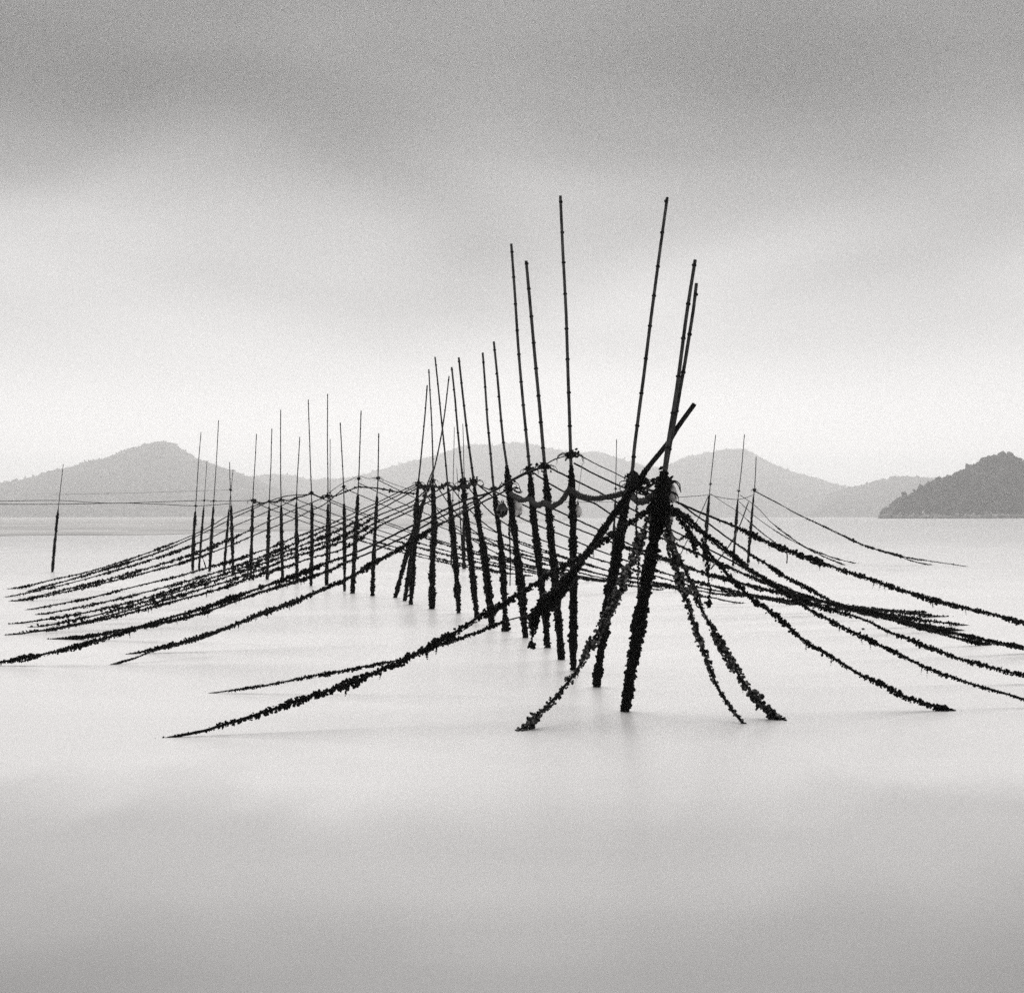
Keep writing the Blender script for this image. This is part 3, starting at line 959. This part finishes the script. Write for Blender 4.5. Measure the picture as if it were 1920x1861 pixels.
rope('barnacled rope dropping steeply from the nearest thick pole to the front water', 'P1',
     [(1224, 955), (1214, 975), (1204, 1004), (1189, 1037), (1177, 1064), (1168, 1090), (1162, 1106), (1150, 1130), (1135, 1156), (1119, 1188), (1103, 1219), (1081, 1257), (1058, 1287), (1031, 1318), (1001, 1346), (974, 1369)],
     17, gap=0.62, mt=M_BARNACLE, dens=1.2, taper=0.05)
# --- right side, near to far
rope('left one of two steep ropes dropping in front of the thick pole\'s right side', 'P1',
     [(1250, 945), (1251, 975), (1253, 1000), (1261, 1033), (1269, 1062), (1277, 1093), (1289, 1129), (1302, 1169), (1315, 1209), (1329, 1246), (1340, 1277), (1358, 1309), (1375, 1333), (1394, 1356)],
     15, gap=0.66, group=ROPES_R, mt=M_BARNACLE, dens=1.2, taper=0.04)
rope('right one of two steep ropes dropping in front of the thick pole\'s right side', 'P1',
     [(1252, 948), (1256, 990), (1266, 1028), (1282, 1062), (1295, 1091), (1307, 1122), (1318, 1147), (1335, 1177), (1351, 1206), (1366, 1231), (1378, 1253), (1397, 1282), (1418, 1308), (1439, 1330), (1463, 1349)],
     15.5, gap=0.6, group=ROPES_R, mt=M_BARNACLE, dens=1.2, taper=0.04)
rope('knobbly rope ending on the water right of the two steep front ropes', 'P1',
     [(1246, 940), (1258, 953), (1269, 964), (1280, 982), (1293, 997), (1307, 1015), (1329, 1037), (1347, 1057), (1366, 1078), (1389, 1102), (1409, 1122), (1430, 1137), (1453, 1151), (1484, 1180), (1512, 1204), (1539, 1219), (1584, 1246), (1612, 1264), (1638, 1274), (1670, 1291), (1698, 1306), (1724, 1315), (1756, 1325), (1781, 1332)],
     10.5, gap=0.55, group=ROPES_R, taper=0.03, widths=[22, 20, 18, 14, 13, 12, 11, 10, 11, 12, 11, 11, 11, 12, 10, 10, 11, 11, 11, 11, 9, 11, 12, 11])
rope('lowest of the ropes leaving the picture at the right edge', 'P1',
     [(1245, 942), (1272, 962), (1293, 983), (1338, 1011), (1375, 1040), (1395, 1060), (1420, 1076), (1453, 1097), (1475, 1113), (1506, 1135), (1520, 1144), (1563, 1166), (1591, 1181), (1617, 1192), (1649, 1209), (1679, 1222), (1703, 1235), (1726, 1246), (1756, 1259), (1789, 1270), (1832, 1285), (1886, 1300), (1920, 1310), (1985, 1325)],
     9.5, gap=0.5, group=ROPES_R)
rope('second lowest of the ropes leaving at the right edge', 'P2',
     [(1181, 905), (1225, 930), (1267, 956), (1289, 971), (1311, 989), (1329, 1006), (1347, 1024), (1384, 1048), (1402, 1064), (1430, 1081), (1471, 1109), (1520, 1130), (1574, 1147), (1606, 1156), (1638, 1169), (1670, 1186), (1703, 1197), (1731, 1209), (1767, 1222), (1800, 1235), (1843, 1246), (1886, 1258), (1920, 1265), (1990, 1281)],
     8.5, gap=0.55, group=ROPES_R)
rope('slack smooth rope crossing over the right bundle and leaving at the right edge', 'P3',
     [(1076, 868), (1134, 898), (1200, 925), (1262, 939), (1282, 949), (1302, 964), (1329, 982), (1348, 996), (1371, 1013), (1393, 1027), (1411, 1042), (1439, 1058), (1466, 1077), (1493, 1091), (1520, 1105), (1550, 1122), (1585, 1137), (1627, 1145), (1670, 1155), (1707, 1166), (1735, 1173), (1790, 1187), (1821, 1193), (1864, 1203), (1920, 1213), (1980, 1222)],
     8, g0=0.2, gap=0.5, group=ROPES_R, widths=[2, 2, 2, 4, 4, 4, 4.5, 4.5, 5, 5, 5.5, 7, 9, 10, 10, 9, 9, 9, 8, 8, 8, 8, 8, 8, 8, 8])
rope('topmost heavy rope on the right, passing high above the others to the edge', 'P2',
     [(1180, 903), (1225, 922), (1262, 938), (1300, 955), (1324, 965), (1355, 977), (1380, 988), (1404, 998), (1430, 1012), (1457, 1023), (1482, 1033), (1519, 1046), (1544, 1055), (1584, 1070), (1617, 1080), (1649, 1091), (1679, 1102), (1713, 1113), (1757, 1126), (1821, 1142), (1864, 1152), (1920, 1167), (2000, 1186), (2110, 1214)],
     9, g0=0.08, gap=0.55, group=ROPES_R, widths=[5, 5, 7, 7, 8, 8, 8, 9, 9, 11, 12, 12, 10, 10, 10, 9, 10, 8, 10, 9, 8, 8, 8, 8])
rope('rope falling right from the first pole left of the tallest upright', 'P4',
     [(1025, 874), (1078, 900), (1134, 928), (1156, 941), (1192, 958), (1253, 990), (1281, 1004), (1330, 1030), (1362, 1046), (1410, 1072), (1460, 1096), (1520, 1119), (1590, 1140), (1660, 1158), (1730, 1178), (1800, 1197), (1856, 1209)],
     7, g0=0.28, gap=0.5, group=ROPES_R)
rope('rope falling right from the second pole left of the tallest upright', 'P5',
     [(998, 885), (1040, 912), (1083, 933), (1116, 944), (1143, 962), (1190, 985), (1240, 1008), (1300, 1034), (1360, 1060), (1410, 1082), (1470, 1106), (1540, 1126), (1620, 1148), (1700, 1165), (1760, 1176), (1806, 1182)],
     7.5, g0=0.2, gap=0.5, group=ROPES_R)
rope('rope falling right from the pole carrying the floats', 'P6',
     [(957, 922), (995, 940), (1040, 955), (1066, 967), (1112, 988), (1168, 1014), (1211, 1034), (1266, 1053), (1320, 1074), (1351, 1082), (1384, 1093), (1450, 1108), (1540, 1128), (1640, 1148), (1730, 1162), (1812, 1172)],
     7, g0=0.12, gap=0.5, group=ROPES_R)
rope('rope falling right from the pole left of the floats', 'P7',
     [(929, 922), (985, 948), (1041, 974), (1066, 985), (1115, 1004), (1170, 1025), (1228, 1045), (1290, 1064), (1340, 1079), (1400, 1095), (1480, 1114), (1560, 1130), (1640, 1142), (1710, 1150), (1771, 1156)],
     6.5, g0=0.15, gap=0.5, group=ROPES_R)
rope('rope falling right from the second pole left of the floats', 'P8',
     [(893, 906), (925, 932), (968, 966), (1000, 981), (1028, 993), (1067, 1008), (1100, 1023), (1145, 1040), (1205, 1061), (1273, 1082), (1320, 1094), (1384, 1109), (1457, 1122), (1530, 1132), (1610, 1139), (1680, 1144), (1736, 1148)],
     6, g0=0.25, gap=0.5, group=ROPES_R)
rope('rope falling right from the third pole left of the floats', 'P9',
     [(872, 906), (905, 945), (942, 978), (980, 998), (1042, 1022), (1100, 1042), (1165, 1061), (1224, 1078), (1290, 1096), (1350, 1108), (1420, 1118), (1500, 1131), (1560, 1140), (1612, 1147)],
     5.4, g0=0.25, gap=0.5, group=ROPES_R)
rope('rope falling right from the pole crossed by the slanting cane', 'P10',
     [(843, 909), (880, 955), (920, 990), (960, 1012), (1010, 1032), (1060, 1046), (1091, 1054), (1139, 1069), (1198, 1086), (1270, 1099), (1340, 1112), (1388, 1116), (1440, 1124), (1490, 1134)],
     5, g0=0.22, gap=0.5, group=ROPES_R)
rope('rope falling right from the upright stout-footed pole, last to reach the water', 'P11',
     [(814, 904), (850, 955), (880, 988), (925, 1018), (980, 1044), (1040, 1062), (1090, 1074), (1139, 1085), (1220, 1095), (1273, 1105), (1311, 1116), (1337, 1120), (1362, 1126), (1391, 1131)],
     4.8, g0=0.2, gap=0.5, group=ROPES_R)
rope('rope falling right from the right-leaning pole by the slanting stakes', 'P12',
     [(788, 908), (815, 950), (855, 990), (900, 1020), (950, 1045), (1004, 1063), (1060, 1075), (1120, 1087), (1180, 1097), (1240, 1106)],
     4.4, g0=0.2, gap=0.5, group=ROPES_R)


def free_rope(key, py, reach, label, width, sag=0.30, back=2.2):
    """from a pole of the far row, across to the right, with a natural sag"""
    p = POLES[key]
    A = pole_at(p, py)
    B = np.array([A[0] + reach, A[1] + back, 0.0])
    t = np.linspace(0, 1, 24)[:, None]
    P = A * (1 - t) + B * t
    P[:, 2] -= sag * 4 * (t * (1 - t))[:, 0]
    px = []
    for q in P:
        d = ROTN.T @ (q - CAM)
        px.append((PW / 2 + FPX * d[0] / -d[2], PH / 2 - FPX * d[1] / -d[2]))
    rope(label, A[1], px[::3] + [px[-1]], width, g0=0.25, group=ROPES_R, gap=0.5)


for key, py, ref in (('L15', 900, 'right end pole of the left group'), ('L14', 905, 'second pole from the right end of the left group'),
                     ('L13', 915, 'third pole from the right end of the left group'), ('L11', 935, 'tallest pole of the left group'),
                     ('L10', 926, 'pole just left of the left group\'s tallest'), ('L9', 936, 'short pole second left of the left group\'s tallest'),
                     ('L8', 939, 'straight middle pole of the left group'), ('L7', 942, 'pole just left of the straight middle pole'),
                     ('L6', 941, 'pole with the flat dark knot')):
    free_rope(key, py, 8.6 + random.uniform(-0.6, 0.6), 'thin rope sloping right from the ' + ref, 3.6, sag=0.30)

# ropes of the three far right poles
rope('dark smooth rope swooping right from the rightmost far pole to the water', 'R3',
     [(1415, 920), (1463, 945), (1487, 960), (1533, 981), (1572, 999), (1602, 1014), (1632, 1026), (1678, 1039), (1708, 1046), (1768, 1055), (1814, 1062)], 4.4, g0=0.15, group=ROPES_R, gap=0.6,
     widths=[1.5, 2, 2.5, 3.5, 4, 4.5, 5, 4.5, 4, 2.5, 2])
rope('short branch rope ending left of the rightmost far pole\'s long rope', 'R3',
     [(1415, 921), (1463, 946), (1533, 982), (1602, 1015), (1650, 1032), (1678, 1040), (1700, 1048), (1725, 1055), (1747, 1059)], 2.6, g0=0.5, group=ROPES_R, gap=0.5)
rope('upper of two thin ropes falling from the middle far right pole', 'R2',
     [(1388, 928), (1421, 952), (1445, 978), (1476, 1002), (1506, 1023), (1542, 1038), (1572, 1048), (1605, 1056)], 2.6, g0=0.2, group=ROPES_R, gap=0.55)
rope('lower of two thin ropes falling from the middle far right pole', 'R2',
     [(1386, 940), (1415, 967), (1451, 993), (1481, 1011), (1512, 1027), (1542, 1042), (1584, 1059)], 2.6, g0=0.2, group=ROPES_R, gap=0.55)
rope('thin rope falling right from the left one of the three far poles', 'R1',
     [(1332, 925), (1360, 944), (1385, 960), (1415, 987), (1448, 1013), (1480, 1034), (1520, 1052)], 2.2, g0=0.2, group=ROPES_R, gap=0.55)
line('thin slanting brace crossing low between the three far right poles', [(1403, 942), (1386, 987), (1367, 1023), (1333, 1066)], [(0, 'R2'), (3, 47.0)], 2.6)
line('thin slanting brace from the left far right-hand pole down to the left', [(1328, 930), (1310, 970), (1290, 1010), (1268, 1056)], [(0, 'R1'), (3, 50.0)], 1.8)

# --- lines strung from pole to pole
line('dark line looped along the left group\'s poles at knot height',
     [(474, 938), (490, 943), (505, 940), (516, 942), (527, 937), (542, 938), (556, 932), (570, 930), (584, 925), (598, 931), (614, 932), (630, 929), (644, 923), (660, 917), (672, 913), (707, 915), (740, 921), (784, 926)],
     [(0, 'L6'), (2, 'L7'), (4, 'L8'), (6, 'L9'), (8, 'L10'), (10, 'L11'), (12, 'L13'), (14, 'L14'), (15, 'L15'), (17, 'P12')], 2.6, rough=0.35, knots=60)
line('fine upper line rising from the left group\'s tallest pole to the right end pole',
     [(614, 926), (627, 916), (644, 905), (660, 898), (673, 892), (690, 897), (708, 896), (740, 908), (784, 922)],
     [(0, 'L11'), (2, 'L13'), (4, 'L14'), (6, 'L15'), (8, 'P12')], 1.1)
line('thick slack line looped between the middle poles left of the floats',
     [(784, 912), (800, 912), (811, 911), (825, 914), (839, 908), (852, 915), (866, 912), (878, 912), (890, 902)],
     [(0, 'P12'), (2, 'P11'), (4, 'P10'), (6, 'P9'), (8, 'P8')], 4.4, rough=0.3, knots=40)
line('line rising from the float pole over three knots to the tallest upright pole',
     [(888, 905), (926, 919), (951, 904), (970, 893), (993, 882), (1007, 878), (1021, 872), (1040, 861), (1070, 852)],
     [(0, 'P8'), (1, 'P7'), (2, 'P6'), (4, 'P5'), (6, 'P4'), (8, 'P3')], 2.6)
line('line falling right from the highest knot to the nearest thick pole',
     [(1070, 852), (1085, 853), (1120, 871), (1150, 885), (1183, 902), (1197, 908), (1237, 925)],
     [(0, 'P3'), (4, 'P2'), (6, 'P1')], 2.2)
line('lower wire running from the lone stake to the third pole of the row',
     [(-60, 938), (0, 939), (111, 938), (175, 942), (225, 943), (300, 940.5), (383, 938), (401, 939), (437, 939), (474, 938)],
     [(0, 57.0), (2, 'L0'), (6, 'L2'), (7, 'L3'), (9, 'L6')], 1.1)
line('wire below the first, running left from the leftmost pole of the row',
     [(-60, 945), (0, 945), (112, 945), (225, 943), (300, 945), (367, 948), (433, 944)],
     [(0, 57.0), (2, 'L0'), (5, 'L1'), (6, 'L5')], 1.2)
line('faintest wire, highest across the pointed hill on the left',
     [(100, 927), (250, 924), (340, 921), (433, 918)], [(0, 60.0), (3, 'L5')], 0.45)
line('thin wire strung between the three far right poles',
     [(1240, 934), (1262, 933), (1330, 928), (1343, 931), (1383, 936), (1415, 927)], [(0, 61.0), (2, 'R1'), (4, 'R2'), (5, 'R3')], 1.2)
line('thin wire on the right crossing behind the floats',
     [(960, 941), (1010, 940), (1085, 941), (1154, 941)], [(0, 62.0), (2, 'F6'), (3, 'F5')], 0.8)

# --- the thick frayed bundle slung along the near poles, five strands of it
pts = [(957, 924), (970, 935), (981, 938), (992, 934), (1002, 944), (1010, 947), (1023, 941), (1032, 948), (1040, 947), (1052, 940), (1061, 927), (1068, 917),
       (1081, 925), (1100, 932), (1118, 934), (1145, 930), (1168, 925), (1180, 924), (1190, 935), (1200, 940), (1213, 937), (1228, 926)]
keys = {0: 'P6', 3: 'P5', 6: 'P4', 11: 'P3', 17: 'P2', 21: 'P1'}
S = spline(pts, 2.5)
seg = arclen(np.array(pts, float))
iv = np.interp(arclen(S), [seg[i] for i in keys], [1 / (pole_at(POLES[k], pts[i][1])[1] - 0.07) for i, k in keys.items()])
P = np.array([at(a, b, 1 / q) for (a, b), q in zip(S, iv)])
P, h = resample(P, 0.018)
root = thing('rope_bundle', P[0], 'thick frayed rope bundle slung in swags between the near poles', 'rope bundle')
T, N, B = frames(P)
th0 = arclen(P) * 16
for k in range(5):
    a = th0 + k * 2 * math.pi / 5
    rad = 0.022 * (0.7 + 0.6 * noise1(arclen(P), 0.2))
    m = MB()
    tube(m, P + N * (np.cos(a) * rad)[:, None] + B * (np.sin(a) * rad)[:, None], 0.0145 * (0.75 + 0.5 * noise1(arclen(P), 0.06)), 7, 0.3)
    link('strand', m.mesh('strand'), M_HEMP, root, P[0])
m = MB()
growth(m, P, np.full(len(P), 0.03) * noise1(arclen(P), 0.4), per_m=90, size=(0.2, 0.5))
tag(link('weed_growth', m.mesh('weed_growth'), M_BARNACLE, root, P[0]), kind='stuff')

# ------------------------------------------------------------------ slanting spar, the lashed second cane, hanging pieces
pole('SPAR', [(990, 1160), (1012, 1143), (1050, 1104), (1100, 1038), (1150, 966), (1205, 890), (1252, 831), (1270, 802), (1303, 757)],
     'heavy spar slanting up right across the cluster, its lower end shaggy', 'slanting spar', depth=15.9, lean=-0.05, gw=13.5, cw=10.5, cane=M_SPAR, gtop=872, tie=905, tails=3,
     nodes=False, group=None, under=False, name='slanting_spar', cat='spar', tie_scale=1.3)
sp = POLES['SPAR']
k = (sp.S[:, 1] > 1035)
m = MB()
Pg, hh = resample(sp.P[k], 0.02)
growth(m, Pg, np.interp(hh, [0, .12, .3, .42, .6, .8, 1], [0.03, 0.06, 0.105, 0.085, 0.075, 0.05, 0.03]), per_m=620, size=(0.2, 0.45))
for (x0, y0, x1, y1, r0) in ((1004, 1140, 998, 1192, 0.055), (1022, 1120, 1026, 1176, 0.045), (1040, 1110, 1044, 1138, 0.03), (996, 1196, 997, 1205, 0.012)):
    Ph, _ = resample(np.array([at(x0, y0, 15.85), at((x0 + x1) / 2, (y0 + y1) / 2, 15.84), at(x1, y1, 15.85)]), 0.015)
    growth(m, Ph, np.interp(np.linspace(0, 1, len(Ph)), [0, .6, 1], [r0, r0, r0 * .6]), per_m=520, size=(0.25, 0.5))
Ck = at(998, 1210, 15.85)
blobs(m, Ck + RNG.normal(size=(30, 3)) * 0.014, np.full(30, 0.022))
tube(m, np.array([at(997, 1180, 15.85), at(998, 1214, 15.85)]), 0.008, 6)
tag(link('hanging_mussels', m.mesh('hanging_mussels'), M_MUSSEL, sp.root, sp.root.location), kind='stuff')

pole('P1B', [(1240, 935), (1247, 890), (1255, 840), (1270, 760), (1290, 645), (1308, 531)], 'second cane lashed beside the nearest thick pole, ending lower', 'lashed second cane',
     depth=pole_at(POLES['P1'], 940)[1] + 0.07, lean=0.0, gw=9, cw=7.5, tie=905, gtop=915, tails=4, group=None, under=False, tie_scale=1.7, name='bamboo_cane', cat='bamboo cane')


def dangler(label, pts, Y, widths, knob=None, mt=None, name='hanging_rope', cat='hanging rope'):
    S = spline(pts, 3.0)
    P = np.array([at(a, b, Y) for a, b in S])
    W = np.interp(arclen(S), arclen(np.array(pts, float)), widths) * Y / FPX * 0.5
    h0 = arclen(P) / arclen(P)[-1]
    P, h = resample(P, 0.02)
    W = np.interp(h, h0, W)
    root = thing(name, P[0], label, cat)
    m = MB()
    tube(m, P, 0.007, 6, 0.1)
    link('rope_core', m.mesh('rope_core'), M_ROPE, root, P[0])
    m = MB()
    W = W * (0.7 + 0.5 * noise1(arclen(P), 0.12))
    growth(m, P, W, per_m=260, size=(0.3, 0.6))
    if knob:
        blobs(m, P[-1] + RNG.normal(size=(26, 3)) * knob * 0.45, np.full(26, knob * 0.6))
    tag(link('mussel_growth', m.mesh('mussel_growth'), mt or M_MUSSEL, root, P[0]), kind='stuff')


dangler('limp rope hanging straight down below the dark float', [(956, 950), (955, 985), (956, 1020), (957, 1060), (956, 1098)], 19.6, [5, 5, 4.5, 4, 3])
dangler('limp barnacled rope hanging just left of the nearest thick pole', [(1194, 915), (1194, 960), (1193, 998), (1197, 1048), (1196, 1090), (1197, 1132)], 15.4, [5, 6, 8, 8, 7, 5], mt=M_BARNACLE)
dangler('weedy rope end with a round knob, hanging right of the steep front ropes', [(1316, 1008), (1324, 1030), (1327, 1060), (1328, 1088), (1333, 1104), (1329, 1121), (1329, 1132)], 15.6, [9, 13, 11, 5, 6, 8, 10], knob=0.032)
dangler('ragged clump of weed hanging from the ropes right of the thick pole', [(1288, 984), (1292, 1004), (1302, 1020), (1306, 1044)], 15.4, [10, 17, 15, 7])
dangler('small tuft hanging from the topmost heavy rope on the right', [(1475, 1032), (1476, 1044), (1475, 1056)], 17.2, [3, 2.5, 1.2])
dangler('weedy tangle sagging below the thick pole\'s collar on the left', [(1240, 965), (1222, 958), (1206, 962), (1190, 975), (1176, 984)], 15.2, [18, 13, 14, 9, 6])
dangler('second bushy tangle sagging from the collar toward the right ropes', [(1252, 955), (1268, 960), (1282, 966), (1294, 972)], 15.0, [16, 22, 18, 8])
dangler('short ragged rope end poking right from beneath the collar', [(1258, 1000), (1272, 1012), (1284, 1004), (1298, 1002)], 15.3, [6, 7, 10, 12])

# tangled collar at the neck of the nearest pole, part of that pole
p1 = POLES['P1']
c = pole_at(p1, 950)
m = MB()
Pn = np.array([pole_at(p1, y) for y in np.linspace(905, 1000, 40)])
Pn, hh = resample(Pn, 0.015)
growth(m, Pn, np.interp(hh, [0, .3, .6, 1], [0.07, 0.10, 0.105, 0.07]), per_m=600, size=(0.16, 0.4))
tag(link('tangled_collar', m.mesh('tangled_collar'), M_MUSSEL, p1.root, p1.root.location), kind='stuff')


def coil(parent, px, py, Y, rpx, turns, th_px, tilt=0.3, squash=0.6):
    a = np.linspace(0, turns * 2 * math.pi, int(turns * 26))
    q = rpx * np.linspace(1, 0.45, len(a))
    pts = [(px + q_ * math.cos(t), py + q_ * squash * math.sin(t) + tilt * q_ * math.cos(t), 0) for t, q_ in zip(a, q)]
    P = np.array([at(x, y, Y + 0.03 * math.sin(t * 0.7)) for (x, y, _), t in zip(pts, a)])
    m = MB()
    tube(m, P, th_px * Y / FPX * 0.5, 6, 0.08)
    link('rope_coil', m.mesh('rope_coil'), M_ROPE, parent, parent.location)


coil(POLES['P6'].root, 970, 918, pole_at(POLES['P6'], 918)[1], 9, 1.8, 2.2)
coil(p1.root, 1229, 902, c[1] - 0.06, 8, 1.6, 5)
coil(p1.root, 1252, 908, c[1] - 0.06, 6, 1.3, 4, squash=1.0)
line('short line looped between the tall right-leaning pole and the thick pole', [(1190, 912), (1205, 918), (1218, 910), (1232, 902)], [(0, 'P2'), (3, 'P1')], 3.5, rough=0.3)
line('stout line drawn tight from the right-leaning pole to the collar', [(1186, 903), (1207, 914), (1226, 922), (1240, 930)], [(0, 'P2'), (3, 'P1')], 3.2, rough=0.3)
line('slack line sagging between the right-leaning pole and the collar', [(1187, 910), (1196, 918), (1208, 917), (1222, 910)], [(0, 'P2'), (3, 'P1')], 3.0, rough=0.3)

# ------------------------------------------------------------------ floats


def fishing_float(label, px, py, Y, rx, rz, body, weed=0.5, tilt=0.1):
    c = at(px, py, Y)
    k = Y / FPX
    rx, rz = rx * k, rz * k
    root = thing('float', c, label, 'float', 'floats tied at the pole necks')
    m = MB()
    t = np.linspace(-1, 1, 23)
    prof = np.sqrt(np.clip(1 - t * t, 0, 1)) * (1 - 0.18 * t)
    P = np.stack([c[0] + t * rz * tilt, np.full(23, c[1]), c[2] + t * rz], -1)
    tube(m, P, np.maximum(prof * rx, 0.001), 24)
    link('float_body', m.mesh('float_body', smooth=True), body, root, c)
    m = MB()
    a = np.linspace(0, 2 * math.pi, 17)
    P = np.stack([c[0] + rz * tilt + 0.022 * np.cos(a), np.full(17, c[1]), c[2] + rz * 1.06 + 0.022 * np.sin(a)], -1)
    tube(m, P, 0.007, 6, cap=False)
    tube(m, np.array([[c[0] + rz * tilt, c[1], c[2] + rz * 0.96], [c[0] + rz * tilt, c[1], c[2] + rz * 1.06]]), 0.016, 8)
    link('rope_eye', m.mesh('rope_eye', smooth=True), M_ROPE, root, c)
    if weed:
        m = MB()
        n = int(260 * weed)
        u = RNG.normal(size=(n, 3))
        u /= np.linalg.norm(u, axis=1)[:, None]
        u[:, 2] = -np.abs(u[:, 2]) * 0.9 - 0.05
        C = c + u * np.array([rx, rx, rz]) * 1.0
        C = C[u[:, 2] < -0.95 + 0.75 * weed]
        blobs(m, C, RNG.uniform(0.1, 0.24, len(C)) * rx)
        if len(C):
            tag(link('weed_growth', m.mesh('weed_growth'), M_MUSSEL, root, c), kind='stuff')


Y6 = pole_at(POLES['P6'], 950)[1]
fishing_float('pale round float behind the pole neck, lower half dark with weed', 968, 950, Y6 + 0.16, 12, 18, M_FLOAT, 0.45, -0.05)
fishing_float('dark weed-covered float hanging left of the pale round one', 941, 955, Y6 - 0.05, 10, 14, M_FLOAT_D, 1.0)
fishing_float('small grey float peeping out right of the tallest upright pole', 1083, 957, pole_at(POLES['P3'], 950)[1] + 0.15, 8, 12, M_FLOAT, 0.3, -0.1)
fishing_float('long pale float behind the nearest thick pole\'s collar', 1260, 924, c[1] + 0.10, 10, 19, M_FLOAT, 0.25, -0.12)
fishing_float('pale float half hidden under the nearest thick pole\'s collar', 1251, 968, c[1] + 0.16, 12, 15, M_FLOAT, 0.6, 0.1)

# little float drifting among the right-hand ropes
c2 = on_water(1618, 1180)
m = MB()
t = np.linspace(-1, 1, 13)
tube(m, np.stack([c2[0] + t * 0.026, np.full(13, c2[1]), np.full(13, 0.012)], -1), np.maximum(np.sqrt(1 - t * t) * 0.022, 0.001), 12)
tube(m, np.array([[c2[0] + 0.024, c2[1], 0.012], [c2[0] + 0.04, c2[1], 0.018]]), 0.006, 6)
tag(link('drift_float', m.mesh('drift_float', smooth=True), M_FLOAT_D, None, c2), 'tiny dark float adrift between the right-hand ropes', 'float')

# ------------------------------------------------------------------ the hazy air
m = bpy.data.materials.new('haze')
m.use_nodes = True
nt = m.node_tree
nt.nodes.clear()
o_ = nt.nodes.new('ShaderNodeOutputMaterial')
pv = nt.nodes.new('ShaderNodeVolumePrincipled')
pv.inputs['Color'].default_value = (0.97, 0.968, 0.965, 1)
pv.inputs['Density'].default_value = 0.00028
pv.inputs['Anisotropy'].default_value = 0.55
nt.links.new(pv.outputs[0], o_.inputs['Volume'])
mb = MB()
x0, x1, y0, y1, z0, z1 = -7600, 7600, -90, 8600, -1.6, 338
mb.add([(x0, y0, z0), (x1, y0, z0), (x1, y1, z0), (x0, y1, z0), (x0, y0, z1), (x1, y0, z1), (x1, y1, z1), (x0, y1, z1)], None,
       [(3, 2, 1, 0), (4, 5, 6, 7), (0, 1, 5, 4), (1, 2, 6, 5), (2, 3, 7, 6), (3, 0, 4, 7)])
hz = link('haze', mb.mesh('haze'), m)
tag(hz, 'thin white sea haze that pales the far hills', 'haze', kind='stuff')
